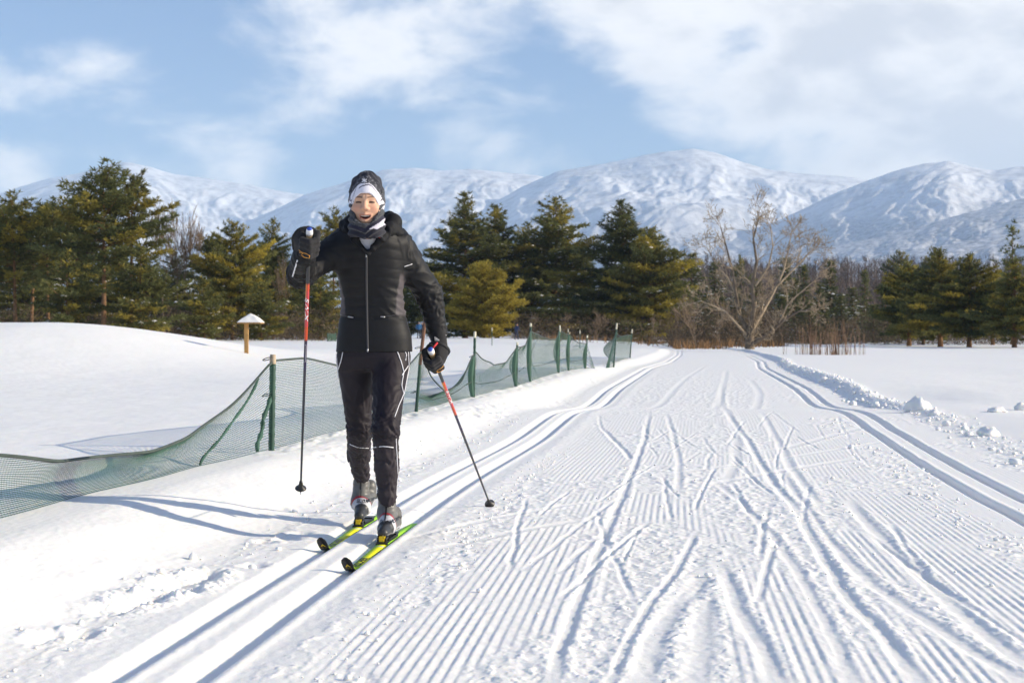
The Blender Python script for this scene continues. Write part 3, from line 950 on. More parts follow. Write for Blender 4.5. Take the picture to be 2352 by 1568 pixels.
TREES = [
    # name, variant, u, vtop, Y, wide, rot, label, group
    ('pine_tree', 'red_a', 238, 392, 125, 1.10, 0.4, 'tallest pine of the wood behind the snowy rise, with sunlit orange trunk', G_LEFT),
    ('pine_tree', 'red_b', 296, 404, 128, 0.95, 2.0, 'tall pine pressed against the tallest one, just beside the bare grey birches', G_LEFT),
    ('pine_tree', 'red_c', 178, 455, 132, 1.0, 1.1, 'thin dark pine leaning at the shoulder of the tallest pine', G_LEFT),
    ('pine_tree', 'red_a', 112, 468, 138, 1.0, 3.1, 'dark flat topped pine in the wood, two crowns away from the tallest pine', G_LEFT),
    ('pine_tree', 'red_b', 35, 447, 130, 1.0, 4.2, 'pine with pale yellow tips at the open end of the wood', G_LEFT),
    ('pine_tree', 'red_c', -25, 470, 132, 1.2, 0.2, 'pine cut by the picture edge at the open end of the wood', G_LEFT),
    ('pine_tree', 'red_a', 70, 490, 150, 1.1, 5.3, 'dark pine standing deep behind the pale tipped pine', G_LEFT),
    ('pine_tree', 'white_c', 200, 540, 165, 1.1, 0.3, 'shaded pine deep in the wood below the tallest crown', G_LEFT),
    ('pine_tree', 'white_c', 20, 560, 160, 1.2, 1.3, 'low shaded pine deep in the wood near its open end', G_LEFT),
    ('pine_tree', 'scrub', 150, 580, 118, 0.9, 0.0, 'young bright green pine at the foot of the dark wood', G_LEFT),
    ('pine_tree', 'scrub', 325, 572, 118, 1.0, 2.2, 'bushy green pine under the bare birches', G_LEFT),
    ('pine_tree', 'white_d', 533, 507, 135, 0.72, 1.0, 'golden brown pine standing over the roofed post', G_LEFT),
    ('pine_tree', 'red_c', 480, 545, 140, 0.9, 2.4, 'slim pine between the birches and the golden brown pine', G_LEFT),
    ('pine_tree', 'white_b', 628, 502, 150, 0.62, 0.5, 'pine beside the upright pole of the skier, narrow at the top', G_LEFT),
    ('pine_tree', 'red_b', 765, 487, 150, 0.8, 0.9, 'pine rising just above the raised arm of the skier', G_LEFT),
    ('pine_tree', 'white_c', 715, 560, 165, 0.8, 3.9, 'shaded pine behind the raised arm of the skier', G_LEFT),
    ('pine_tree', 'white_c', 580, 590, 170, 0.9, 5.0, 'low dark pine behind the roofed post', G_LEFT),
    ('pine_tree', 'scrub', 470, 640, 125, 1.1, 4.0, 'low spreading pine beside the roofed post', G_LEFT),
    ('pine_tree', 'white_c', 400, 580, 175, 1.0, 2.8, 'dark pine behind the bare birches', G_LEFT),
    ('pine_tree', 'white_c', 850, 600, 185, 1.0, 1.6, 'dark pine hidden behind the torso of the skier', G_LEFT),
    ('pine_tree', 'white_c', 265, 560, 185, 1.0, 0.9, 'shaded pine showing between the trunks of the tall twin pines', G_LEFT),
    ('pine_tree', 'white_c', 95, 570, 190, 1.0, 2.9, 'shaded pine showing under the dark flat topped pine', G_LEFT),
    ('pine_tree', 'white_c', 345, 600, 190, 1.0, 4.9, 'shaded pine deep behind the bushy green pine', G_LEFT),
    ('pine_tree', 'white_c', 500, 590, 188, 0.9, 0.1, 'shaded pine deep behind the slim pine', G_LEFT),
    ('pine_tree', 'white_c', 660, 585, 190, 0.9, 3.1, 'shaded pine deep behind the shaft of the upright pole', G_LEFT),
    ('pine_tree', 'scrub', 600, 650, 128, 1.1, 1.0, 'low yellowish pine directly behind the snowy little roof', G_LEFT),
    ('pine_tree', 'scrub', 735, 640, 140, 1.1, 5.0, 'low pine below the raised elbow of the skier', G_LEFT),
    ('pine_tree', 'white_b', 935, 560, 210, 0.8, 2.0, 'pine peeping out between the lowered arm and the torso of the skier', G_LEFT),
    ('pine_tree', 'white_a', 1068, 444, 200, 1.15, 0.0, 'broad pine with pointed crown behind the golden pine', G_MID),
    ('pine_tree', 'white_b', 1142, 470, 205, 0.98, 1.9, 'pine with forked top leaning on the broad pointed pine', G_MID),
    ('pine_tree', 'white_b', 1272, 452, 205, 1.05, 4.4, 'tall irregular pine with snow on its lower boughs', G_MID),
    ('pine_tree', 'white_b', 1215, 510, 215, 0.8, 0.8, 'thin pine top sticking out beside the irregular pine', G_MID),
    ('pine_tree', 'white_c', 1412, 462, 190, 1.12, 0.6, 'darkest of the tall pines, nearly black on its shaded side', G_MID),
    ('pine_tree', 'white_d', 1492, 522, 185, 0.92, 2.6, 'olive gold pine leaning out beside the darkest pine', G_MID),
    ('pine_tree', 'white_c', 1340, 560, 225, 1.0, 3.3, 'shaded pine filling the gap between the tall pines', G_MID),
    ('pine_tree', 'white_c', 1000, 590, 235, 0.7, 5.1, 'shaded pine seen past the lowered arm of the skier', G_MID),
    ('pine_tree', 'golden', 1112, 612, 172, 0.84, 0.3, 'small round golden pine lit by the sun behind the netting', None),
    ('pine_tree', 'lawn_a', 2088, 606, 150, 1.0, 0.0, 'squat pine at the inner end of the row on the field', G_LAWN),
    ('pine_tree', 'lawn_b', 2160, 574, 142, 0.95, 1.2, 'pine with a thin spire, second in the row on the field', G_LAWN),
    ('pine_tree', 'lawn_a', 2226, 586, 134, 0.92, 2.5, 'pine with a clear bright trunk in the middle of the row on the field', G_LAWN),
    ('pine_tree', 'lawn_b', 2330, 596, 124, 1.0, 3.7, 'pine with a clear trunk near the outer end of the row on the field', G_LAWN),
    ('pine_tree', 'lawn_a', 2440, 590, 130, 1.0, 4.9, 'pine beyond the picture edge at the outer end of the row on the field', G_LAWN),
    ('pine_tree', 'lawn_b', 2120, 640, 165, 1.0, 5.2, 'pine half hidden behind the inner end of the row on the field', G_LAWN),
    ('pine_tree', 'lawn_a', 2280, 628, 160, 1.0, 0.7, 'pine half hidden behind the outer end of the row on the field', G_LAWN),
    ('pine_tree', 'airy', 2325, 517, 175, 0.9, 0.2, 'dark airy pine with tiered boughs towering behind the row on the field', None),
    ('pine_tree', 'airy', 2390, 540, 180, 0.9, 2.2, 'dark airy pine with tiered boughs cut by the picture edge', None),
    ('spruce_tree', 'spruce_b', 1985, 622, 225, 0.8, 0.0, 'narrow black spruce with a sharp bare tip in front of the brown wood', G_SPR),
    ('spruce_tree', 'spruce_a', 1910, 596, 240, 0.9, 0.6, 'tallest snow dusted spruce in front of the brown wood', G_SPR),
    ('spruce_tree', 'spruce_a', 1880, 650, 205, 1.1, 1.8, 'low dark spruce beside the crown of the big bare tree', G_SPR),
    ('spruce_tree', 'spruce_b', 1845, 610, 245, 1.0, 2.4, 'slim dark spruce seen through the twigs of the big bare tree', G_SPR),
    ('spruce_tree', 'spruce_a', 1800, 590, 250, 1.0, 2.9, 'dark spruce behind the middle of the big bare tree', G_SPR),
    ('spruce_tree', 'spruce_a', 1955, 660, 220, 1.3, 3.3, 'bushy snow dusted spruce between the black spruce and the tallest one', G_SPR),
    ('spruce_tree', 'spruce_b', 2030, 650, 230, 1.3, 0.9, 'dark spruce tucked behind the squat pine of the row', G_SPR),
    ('spruce_tree', 'spruce_a', 1640, 600, 240, 1.0, 4.4, 'spruce half hidden by the brown bushes beside the olive gold pine', G_SPR),
    ('spruce_tree', 'spruce_a', 1590, 580, 235, 1.2, 5.2, 'snow dusted spruce at the shoulder of the olive gold pine', G_SPR),
    ('spruce_tree', 'spruce_b', 1860, 690, 190, 1.5, 5.6, 'low spruce in the shade above the reddish stems', G_SPR),
    ('spruce_tree', 'spruce_a', 1800, 680, 200, 1.4, 0.3, 'low spruce behind the trunk of the big bare tree', G_SPR),
    ('spruce_tree', 'spruce_a', 1930, 680, 200, 1.3, 4.1, 'low snow dusted spruce above the reddish stems', G_SPR),
    ('spruce_tree', 'spruce_b', 2005, 700, 205, 1.7, 2.1, 'broad low spruce in the dark gap beside the squat pine', G_SPR),
    ('spruce_tree', 'spruce_a', 1740, 640, 245, 1.2, 1.1, 'spruce right behind the fork of the big bare tree', G_SPR),
    ('spruce_tree', 'spruce_a', 1690, 660, 230, 1.3, 2.0, 'spruce behind the bushes touching the big bare tree', G_SPR),
    ('spruce_tree', 'spruce_b', 1825, 640, 230, 1.2, 3.0, 'dark spruce behind the outer twigs of the big bare tree', G_SPR),
    ('spruce_tree', 'spruce_a', 2060, 640, 240, 1.2, 5.0, 'snow dusted spruce behind the squat pine of the row', G_SPR),
    ('spruce_tree', 'spruce_b', 1895, 720, 180, 1.8, 0.5, 'dark bushy spruce low behind the reddish stems', G_SPR),
    ('spruce_tree', 'white_d', 2145, 568, 420, 0.5, 0.3, 'round topped pine standing above the skyline of the brown wood', 'pines above the brown wood'),
    ('spruce_tree', 'white_d', 2065, 575, 430, 0.5, 1.3, 'pine breaking the skyline of the brown wood beside the round topped one', 'pines above the brown wood'),
    ('spruce_tree', 'white_b', 1700, 585, 420, 0.45, 2.3, 'pine breaking the skyline of the brown wood behind the big bare tree', 'pines above the brown wood'),
]
for nm, var, u, vt, Y, wd, rot, lab, grp in TREES:
    nm2 = 'pine_tree' if nm == 'spruce_tree' and not var.startswith('spruce') else nm
    wd = wd * (1.4 if var.startswith('spruce') else 1.0)
    place_pine(nm2, PV[var][0], PV[var][1], u, vt, Y, lab, grp, wd, rot)


# ---- bare broadleaf trees
def place_bare(name, mbs, p, label, group=None, s=1.0, rot=0.0, cat='tree', mats=None):
    o = bpy.data.objects.new(name, None); COL.objects.link(o)
    o.location = p; o.rotation_euler = (0, 0, rot); o.scale = (s, s, s)
    tag(o, label, cat, group)
    for nm, me, m in (('trunk', mbs[0], M_GREYBARK), ('branches', mbs[1], M_TWIG)):
        if me is None or len(me.vertices) == 0:
            continue
        if len(me.materials) == 0:
            me.materials.append(m)
        c = bpy.data.objects.new(nm, me); COL.objects.link(c); c.parent = o
        if nm == 'branches':
            c['kind'] = 'stuff'
    return o


bt = ground_hit(1722, 802)
bY = bt[1]


def bl(u, v, dy=0.0):
    v = 800 - (800 - v) * 0.90
    q = P(u, v, bY + dy)
    return (q[0] - bt[0], dy, q[2] - bt[2])


limbs = [
    ([bl(1722, 812), bl(1721, 790), bl(1722, 768), bl(1724, 745)], 0.42, 0.30),
    ([bl(1722, 765), bl(1700, 720, .4), bl(1690, 660, .8), bl(1682, 600, 1.0), bl(1668, 540, 1.2), bl(1655, 490, 1.2)], 0.22, 0.04),
    ([bl(1724, 750), bl(1732, 700, -.3), bl(1728, 640, -.6), bl(1738, 580, -.9), bl(1730, 520, -1.0), bl(1742, 470, -1.0)], 0.24, 0.04),
    ([bl(1724, 755), bl(1750, 710, .2), bl(1775, 660, .8), bl(1800, 600, 1.3), bl(1810, 550, 1.6), bl(1818, 505, 1.6)], 0.20, 0.035),
    ([bl(1728, 790, -.3), bl(1750, 775, -.7), bl(1775, 755, -1.2), bl(1800, 728, -1.5), bl(1835, 705, -1.7), bl(1862, 698, -1.8)], 0.22, 0.05),
    ([bl(1790, 735, -1.4), bl(1808, 690, -1.6), bl(1830, 665, -1.6), bl(1868, 630, -1.4)], 0.10, 0.03),
    ([bl(1718, 770), bl(1690, 735, -.6), bl(1665, 705, -1.2), bl(1635, 690, -1.6), bl(1612, 680, -1.8)], 0.12, 0.03),
    ([bl(1690, 660, .8), bl(1670, 620, 1.3), bl(1645, 585, 1.8), bl(1625, 545, 2.0)], 0.11, 0.03),
    ([bl(1735, 640, -.6), bl(1765, 590, -1.2), bl(1775, 540, -1.4), bl(1770, 495, -1.4)], 0.11, 0.03),
    ([bl(1785, 640, .9), bl(1830, 590, 1.0), bl(1855, 560, 1.2), bl(1868, 545, 1.2)], 0.10, 0.03),
]
tb, bb_ = grow_bare(5, limbs=limbs, depth=6, short=0.76, spread=0.78, gnarl=0.20, up=0.06, twig=0.0125)
_bm = bb_.mesh('branches'); _bm.materials.append(M_TAN)
place_bare('bare_tree', (tb.mesh('trunk'), _bm), bt, 'big leafless spreading tree with forked trunk beside the trail bend')

BV = []
for sd, H, r0, up_, spr, sh in ((71, 12, 0.11, 0.20, 0.45, 0.76), (72, 12, 0.10, 0.22, 0.42, 0.76), (73, 5.0, 0.07, 0.12, 0.65, 0.78), (74, 5.0, 0.06, 0.14, 0.6, 0.78)):
    a, b = grow_bare(sd, None, H, r0, 7 if H > 6 else 6, spr, (2, 3), sh, 0.10, up_, 0.016)
    BV.append((a.mesh('trunk'), b.mesh('branches')))


def mesh_top(me):
    n = len(me.vertices); a = np.zeros(n * 3, np.float32); me.vertices.foreach_get('co', a); return a[2::3].max()


BTOP = [mesh_top(b[1]) for b in BV]
for i, (var, u, vt, Y, lab) in enumerate([
        (0, 372, 455, 132, 'bare grey birch with upright twigs beside the tall twin pines'),
        (1, 402, 470, 136, 'middle one of the bare grey birches'),
        (0, 438, 490, 134, 'shorter bare grey birch next to the slim pine'),
        (1, 585, 560, 140, 'thin bare tree standing just behind the roofed post'),
        (1, 660, 575, 145, 'thin bare tree beside the pole held upright'),
        (0, 700, 590, 150, 'thin bare tree behind the glove on the upright pole')]):
    p = on_ground(u, Y)
    place_bare('bare_tree', BV[var], p, lab, 'thin bare trees along the wood edge', height_for(vt, Y, p[2]) / BTOP[var], i * 1.7)
for i, (var, u, vt, Y, lab) in enumerate([
        (2, 1600, 660, 125, 'rounded brown leafless bush between the olive gold pine and the big bare tree'),
        (3, 1655, 668, 122, 'brown leafless bush touching the limbs of the big bare tree'),
        (3, 1555, 690, 130, 'brown leafless bush under the olive gold pine'),
        (2, 1690, 700, 135, 'low leafless bush just behind the trunk of the big bare tree'),
        (2, 1760, 715, 135, 'leafless bush behind the low reaching limb of the big bare tree'),
        (3, 1500, 715, 140, 'leafless bush behind the last net posts'),
        (3, 1300, 715, 165, 'leafless bush in the shade behind the middle net posts'),
        (2, 1370, 705, 165, 'leafless bush in the shade under the darkest pine'),
        (2, 1955, 720, 160, 'grey leafless bush behind the reddish stems'),
        (3, 1230, 720, 170, 'leafless bush beside the small golden pine')]):
    p = on_ground(u, Y)
    place_bare('bare_bush', BV[var], p, lab, 'leafless bushes along the wood edge', height_for(vt, Y, p[2]) / BTOP[var], i * 2.1, 'bush')


# ---- clumps of reddish stems on the field, dry grass, brush under the trees
def stems_mesh(name, n, cx, cy, rx, ry, h, r, spread=0.25, w=0.012, zf=ground_z, seg=3):
    mb = MB()
    for i in range(n):
        a = r.uniform(0, 6.283); q = min(1.25, abs(r.gauss(0, 0.62)))
        x = cx + math.cos(a) * rx * q; y = cy + math.sin(a) * ry * q
        z = zf(x, y) - 0.03
        hh = h * r.uniform(0.6, 1.05) * (1 - 0.25 * q)
        dx_, dy_ = r.gauss(0, spread), r.gauss(0, spread)
        pts = []
        for k in range(seg + 1):
            t = k / seg
            pts.append((x + dx_ * hh * t ** 1.4, y + dy_ * hh * t ** 1.4, z + hh * t))
        mb.tube(pts, [w * (1 - 0.6 * k / seg) for k in range(seg + 1)], 3, cap=False)
    return mb


rr = random.Random(4)
for (u0, v0, wpx, hpx, n, lab) in ((1862, 814, 50, 84, 75, 'clump of reddish bare stems on the field facing the big bare tree'),
                                  (1925, 815, 52, 86, 85, 'clump of reddish bare stems on the field facing the squat pine')):
    g = ground_hit(u0, v0)
    sc_ = g[1] / FPX
    m = stems_mesh('stems', n, g[0], g[1], wpx * sc_, wpx * sc_ * 0.8, hpx * sc_, rr, 0.10, 0.011)
    o = m.build('red_stem_shrub', M_REDTWIG)
    tag(o, lab, 'shrub', 'reddish stem clumps on the open field')
mb = MB()
for i in range(1000):
    u = rr.choice([rr.uniform(1540, 1680), rr.uniform(1540, 1800), rr.uniform(1220, 1560)]); Y = rr.uniform(118, 146) if u > 1545 else rr.uniform(140, 165)
    x = (u - CU) * Y / FPX; z = ground_z(x, Y)
    h = rr.uniform(0.3, 0.95) * (1 if u > 1540 else 0.8)
    dx_ = rr.gauss(0, 0.25)
    mb.add([(x - 0.03, Y, z - .05), (x + 0.03, Y + rr.uniform(-.05, .05), z - .05), (x + dx_ * h, Y + rr.gauss(0, .15), z + h)], [(0, 1, 2)])
tag(mb.build('dry_grass', M_GRASS, smooth=False), 'tawny dry grass along the foot of the bare trees and bushes', 'grass', kind='stuff')


def brush(name, spans, n, seed, m, hmax, w, label, tw=0.45):
    """tangle of dead twigs"""
    r = np.random.default_rng(seed)
    V = []; 
    us = np.concatenate([r.uniform(a, b, int(n * f)) for a, b, y0, y1, f in spans])
    Ys = np.concatenate([r.uniform(y0, y1, int(n * f)) for a, b, y0, y1, f in spans])
    k = len(us)
    X = (us - CU) * Ys / FPX
    Z = terrain_base(X, Ys) + hmax * r.random(k) ** 1.7
    p = np.stack([X, Ys, Z], 1)
    d = rand_unit(r, k) * np.array([1, 1, 0.8]) + np.array([0, 0, tw]); d /= np.linalg.norm(d, axis=1, keepdims=True)
    L = r.uniform(0.5, 2.2, k) * hmax / 4.0
    sd = np.cross(d, rand_unit(r, k)); sd /= np.linalg.norm(sd, axis=1, keepdims=True)
    W = w * r.uniform(0.5, 1.4, k)
    V = np.stack([p - sd * W[:, None], p + sd * W[:, None], p + d * L[:, None]], 1).reshape(-1, 3)
    F = np.arange(k * 3).reshape(-1, 3)
    o = link(name, mesh_np(name, V, F, smooth=False), None, m)
    return tag(o, label, 'undergrowth', kind='stuff')


M_BRUSH = mat('dead_brush', (0.12, 0.09, 0.06), rough=0.95, noise=0.4, nscale=0.35, spec=0.05)
brush('undergrowth', [(-60, 460, 122, 160, .4), (380, 800, 128, 165, .7), (700, 930, 150, 200, .35), (1180, 1560, 165, 205, .55)], 11000, 5, M_BRUSH, 2.6, 0.024,
      'brown tangle of dead twigs under the pines')
brush('undergrowth', [(1540, 1800, 128, 150, .5), (1760, 2352, 165, 200, .8)], 9000, 6, M_BRUSH, 3.0, 0.026, 'brown tangle of dead twigs behind the big bare tree and the field')

# ---- far brown wood on its low hill
hx = np.linspace(-60, 420, 80); hy = np.linspace(280, 1300, 50)
HX, HY = np.meshgrid(hx, hy)


def hill_z(x, y):
    return -0.3 + 34 * sstep(300, 900, y) * (0.85 + 0.25 * fbm(np.asarray(x) * 0.006, np.asarray(y) * 0.004, 3, 140)) * sstep(-40, 60, np.asarray(x))


HZ = hill_z(HX, HY)
ii = np.arange(HX.size).reshape(HX.shape)
tag(link('wooded_hill', mesh_np('wooded_hill', np.stack([HX, HY, HZ], -1).reshape(-1, 3), np.stack([ii[:-1, :-1], ii[:-1, 1:], ii[1:, 1:], ii[1:, :-1]], -1).reshape(-1, 4)),
         None, mat('forest_floor', (0.30, 0.27, 0.25), rough=0.95, noise=0.5, nscale=0.08)), kind='structure')
r = np.random.default_rng(77)
nt_ = 1500
fy = r.uniform(290, 900, nt_); fu = r.uniform(1480, 2420, nt_)
fx = (fu - CU) * fy / FPX
fz = hill_z(fx, fy)
fh = r.uniform(8, 15, nt_)
per = 46
px_ = np.repeat(fx, per); py_ = np.repeat(fy, per); pz_ = np.repeat(fz, per); ph_ = np.repeat(fh, per)
tq = r.random(nt_ * per) ** 0.75
cw = 0.22 * ph_ * np.sin(np.clip(tq, 0.1, 1) * 2.9)
st = np.stack([px_ + r.normal(0, 1, nt_ * per) * cw * 0.35, py_ + r.normal(0, 1, nt_ * per) * cw * 0.35, pz_ + ph_ * tq * 0.82], 1)
dd = rand_unit(r, nt_ * per) * 0.6 + np.array([0, 0, 0.9]); dd /= np.linalg.norm(dd, axis=1, keepdims=True)
sd = np.cross(dd, rand_unit(r, nt_ * per)); sd /= np.linalg.norm(sd, axis=1, keepdims=True)
Lw = r.uniform(1.2, 3.2, nt_ * per)[:, None]
ww = r.uniform(0.05, 0.13, nt_ * per)[:, None]
V = np.stack([st - sd * ww, st + sd * ww, st + dd * Lw], 1).reshape(-1, 3)
tv = np.stack([np.stack([fx - .12, fy, fz - .5], 1), np.stack([fx + .12, fy, fz - .5], 1), np.stack([fx, fy, fz + fh], 1)], 1).reshape(-1, 3)
V = np.concatenate([V, tv])
tag(link('far_wood', mesh_np('far_wood', V, np.arange(len(V)).reshape(-1, 3), smooth=False), None,
         mat('far_twigs', (0.155, 0.115, 0.092), rough=0.95, noise=0.35, nscale=0.05, spec=0.05)), 'brown leafless wood covering the low hill below the mountains', 'wood', kind='stuff')
# ------------------------------------------------------------------ green netting on stakes beside the trail
M_NET = mat('green_netting', (0.044, 0.105, 0.076), rough=0.6, spec=0.3, noise=0.2, nscale=3.0)
M_NETEDGE = mat('net_border', (0.05, 0.07, 0.06), rough=0.7, noise=0.25, nscale=8.0)
M_STAKE = mat('green_stake', (0.018, 0.062, 0.040), rough=0.55, noise=0.3, nscale=12.0)
M_RUST = mat('rusty_stake', (0.17, 0.085, 0.05), rough=0.8, noise=0.35, nscale=12.0)
M_WOOD = mat('weathered_wood', (0.42, 0.34, 0.24), rough=0.85, noise=0.3, nscale=14.0)
M_CREAM = mat('cream_stake_top', (0.72, 0.68, 0.52), rough=0.7, noise=0.12, nscale=20.0)
M_TIE = mat('black_cable_tie', (0.012, 0.013, 0.014), rough=0.45)

POSTS = [  # u of foot, v of foot, v of top, u of top, material of the top, fraction of the top piece
    (-150, 1232, 1030, -150, M_WOOD, 0.08),
    (622, 1034, 814, 627, M_WOOD, 0.10),
    (952, 945, 722, 978, M_RUST, 0.52),
    (1087, 912, 761, 1091, M_CREAM, 0.10),
    (1186, 888, 786, 1188, M_CREAM, 0.06),
    (1218, 877, 742, 1219, M_CREAM, 0.06),
    (1283, 856, 747, 1286, M_CREAM, 0.14),
    (1306, 851, 762, 1308, M_WOOD, 0.06),
    (1344, 846, 770, 1349, M_CREAM, 0.08),
]
# net height beside each post, as a share of the stake, and the sag between: (start, [(share along, share of stake)...], end)
SPANS = [
    [(0.0, .95), (.25, .45), (.5, .30), (.65, .34), (.80, .55), (.92, .78), (1.0, .93)],
    [(0.0, .93), (.15, .87), (.32, .72), (.5, .55), (.7, .42), (.85, .46), (.94, .55), (1.0, .62)],
    [(0.0, .60), (.2, .40), (.4, .20), (.55, .13), (.75, .22), (.9, .48), (1.0, .68)],
    [(0.0, .70), (.25, .56), (.5, .48), (.75, .55), (.93, .76), (1.0, .92)],
    [(0.0, .90), (.4, .72), (.8, .70), (1.0, .88)],
    [(0.0, .86), (.3, .78), (.7, .70), (.92, .72), (1.0, .96)],
    [(0.0, .96), (.5, .90), (1.0, .92)],
    [(0.0, .92), (.5, .76), (1.0, .74)],
]
feet = []
for (u, v, vt, ut, mt, fr) in POSTS:
    p = ground_hit(u, v)
    t = P(ut, vt, p[1])
    feet.append((p, t))
fence = empty('net_fence', tuple(feet[1][0]), 'long green net fence on stakes along the trail bank, sagging into the snow', 'fence')


def stake(parent, p, t, mt, fr, r0, green=True, nm='stake'):
    m = MB()
    p = np.asarray(p); t = np.asarray(t)
    pb = p - np.array([0, 0, 0.25]); pm = p + (t - p) * (1 - fr)
    d = pm - pb
    k = 26
    pts = [pb + d * i / k for i in range(k + 1)]
    m.tube(pts, [r0 * (1.0 + (0.16 if i % 2 else 0)) for i in range(k + 1)], 8)
    o = m.build(nm, M_STAKE if green else M_RUST, parent)
    m2 = MB(); m2.tube([pm + (t - pm) * q for q in np.linspace(0, 1, 4)], [r0 * 1.12, r0 * 1.1, r0 * 1.08, r0 * 1.0], 8)
    m2.build('stake_top', mt, o)
    return o


for i, ((p, t), (u, v, vt, ut, mt, fr)) in enumerate(zip(feet, POSTS)):
    stake(fence, p, t, mt, fr, 0.021 if i < 2 else 0.017)


def net_panel(parent, A, B, At, Bt, spans, seed, bulge=0.10, pitch=0.021, vp=0.045, w=0.0016, nseg=44):
    """netting hung between two stakes: many cords along, ties across, a thick border at the top"""
    r = np.random.default_rng(seed)
    a = np.linspace(0, 1, nseg)
    sp = np.array(spans)
    hs = np.interp(a, sp[:, 0], sp[:, 1])
    kk = np.hanning(7); kk /= kk.sum()
    hs = np.convolve(np.pad(hs, 3, mode='edge'), kk, mode='valid')
    HA = At - A; HB = Bt - B
    hh = np.outer(1 - a, HA) + np.outer(a, HB)
    base = np.outer(1 - a, A) + np.outer(a, B)
    base[:, 2] = terrain_base(base[:, 0], base[:, 1]) + 0.004
    base[0, 2] = A[2]; base[-1, 2] = B[2]
    d = (B - A); nrm = np.array([d[1], -d[0], 0]); nrm /= np.linalg.norm(nrm)
    width = np.linalg.norm(d[:2])

    def pt(ai, f):
        """f 0 foot .. 1 border"""
        i = ai * (nseg - 1); i0 = np.minimum(i.astype(int), nseg - 2); q = (i - i0)[..., None]
        b = base[i0] * (1 - q) + base[i0 + 1] * q
        H = hh[i0] * (1 - q) + hh[i0 + 1] * q
        s_ = hs[i0] * (1 - q[..., 0]) + hs[i0 + 1] * q[..., 0]
        bl_ = bulge * np.sin(np.pi * ai) * np.sin(np.pi * np.clip(f, 0, 1) * 0.9 + 0.15) + 0.02 * np.sin(ai * 17 + seed) * np.sin(np.pi * ai)
        return b + H * (s_ * f)[..., None] + nrm * bl_[..., None]
    avg = np.linalg.norm(hh.mean(0)) * np.max(hs)
    nh = max(10, int(avg / pitch)); nv = max(8, int(width / vp))
    V = []; F = []
    base_i = 0
    # cords along the net (each a thin two-sided ribbon pair)
    aa = np.linspace(0, 1, nseg)
    for k in range(nh):
        f = np.full(nseg, (k + 0.5) / nh)
        L = pt(aa, f)
        up = np.array([0, 0, w]); sd = nrm * w
        for off in (up, sd):
            V.append(np.concatenate([L - off, L + off])); q = np.arange(nseg - 1)
            F.append(np.stack([q, q + 1, q + nseg + 1, q + nseg], 1) + base_i); base_i += 2 * nseg
    ff = np.linspace(0, 1, 14)
    tang = d / np.linalg.norm(d)
    for k in range(nv + 1):
        ai = np.full(14, (k + 0.0) / nv)
        L = pt(ai, ff)
        off = tang * w * 0.7
        V.append(np.concatenate([L - off, L + off])); q = np.arange(13)
        F.append(np.stack([q, q + 1, q + 15, q + 14], 1) + base_i); base_i += 28
    o = link('netting', mesh_np('netting', np.concatenate(V), np.concatenate(F), smooth=False), parent, M_NET)
    o['kind'] = 'stuff'
    mb = MB(); mb.tube([tuple(q) for q in pt(aa, np.ones(nseg))], 0.009, 5)
    mb.build('border_cord', M_NETEDGE, parent)
    return o, pt


for i in range(len(feet) - 1):
    A, At = feet[i]; B, Bt = feet[i + 1]
    far = i >= 3
    o, pt = net_panel(fence, A, B, At, Bt, SPANS[i], 200 + i, bulge=(-0.10 if i < 2 else -0.22), pitch=0.0155 if i < 2 else 0.020, vp=0.03 if i < 2 else 0.03,
                      w=0.0017 if i < 2 else (0.0027 if i < 4 else 0.004), nseg=60 if i < 2 else 36)
    if i == 0:
        # a fold gathered from the border down to the snow, and slack netting bunched beside the stake
        for (a0, f0, a1, f1, w_) in ((0.93, 0.98, 0.70, 0.03, 0.012), (0.992, 0.62, 0.93, 0.02, 0.020)):
            n = 14
            qa = np.linspace(a0, a1, n) + 0.004 * np.sin(np.arange(n)); qf = np.linspace(f0, f1, n)
            mb = MB(); L = pt(qa, qf)
            mb.tube([tuple(q) for q in L], [w_ * (0.55 + 0.5 * math.sin(k * 1.9) ** 2) for k in range(n)], 5)
            mb.build('gathered_fold', M_NET, fence)
    if i >= 2:
        # slack gathered at the stake
        n = 12
        qf = np.linspace(0.0, 0.98, n); L = pt(np.full(n, 0.985), qf) + np.outer(0.022 * np.sin(np.pi * qf), [-1, 0, 0])
        mb = MB(); mb.tube([tuple(q) for q in L], [0.035 * (0.4 + 0.6 * math.sin(math.pi * min(1, k / (n - 1)))) + 0.006 for k in range(n)], 6)
        mb.build('gathered_fold', M_NET, fence)
        qa = np.linspace(0.0, 1.0, 16)
        mb = MB(); L = pt(qa, 0.28 + 0.10 * (np.abs(qa - 0.5) * 2) ** 2 + 0 * qa); mb.tube([tuple(q) for q in L], 0.006, 4); mb.build('cord', M_NETEDGE, fence)

# cable ties on the two near stakes
for (pi, fr, rr_) in ((1, 0.955, 0.035), (1, 0.58, 0.034), (2, 0.66, 0.04), (2, 0.2, 0.03), (3, 0.62, 0.03)):
    p, t = feet[pi]
    c = p + (t - p) * fr + np.array([-0.035, -0.01, 0])
    mb = MB()
    pts = [(c[0] + math.cos(a) * rr_, c[1] + math.sin(a) * rr_ * 0.8, c[2] + 0.012 * math.cos(a * 1.0 + 0.6)) for a in np.linspace(0, 6.0, 18)]
    mb.tube(pts, 0.0035, 5); mb.build('cable_tie', M_TIE, fence)

# guy net at the end stake
A = feet[-1][0]; T = feet[-1][1]
e = ground_hit(1366, 846)
n_ = 7
mb = MB()
for k in range(n_):
    f = k / (n_ - 1)
    top = A + (T - A) * (0.72 * (1 - f) + 0.02)
    mb.tube([tuple(top), tuple((top + e) / 2 + np.array([0, 0, -0.02 * (1 - f)])), tuple(e + (A - e) * f * 0.4)], 0.006, 4)
mb.build('guy_net', M_NET, fence)

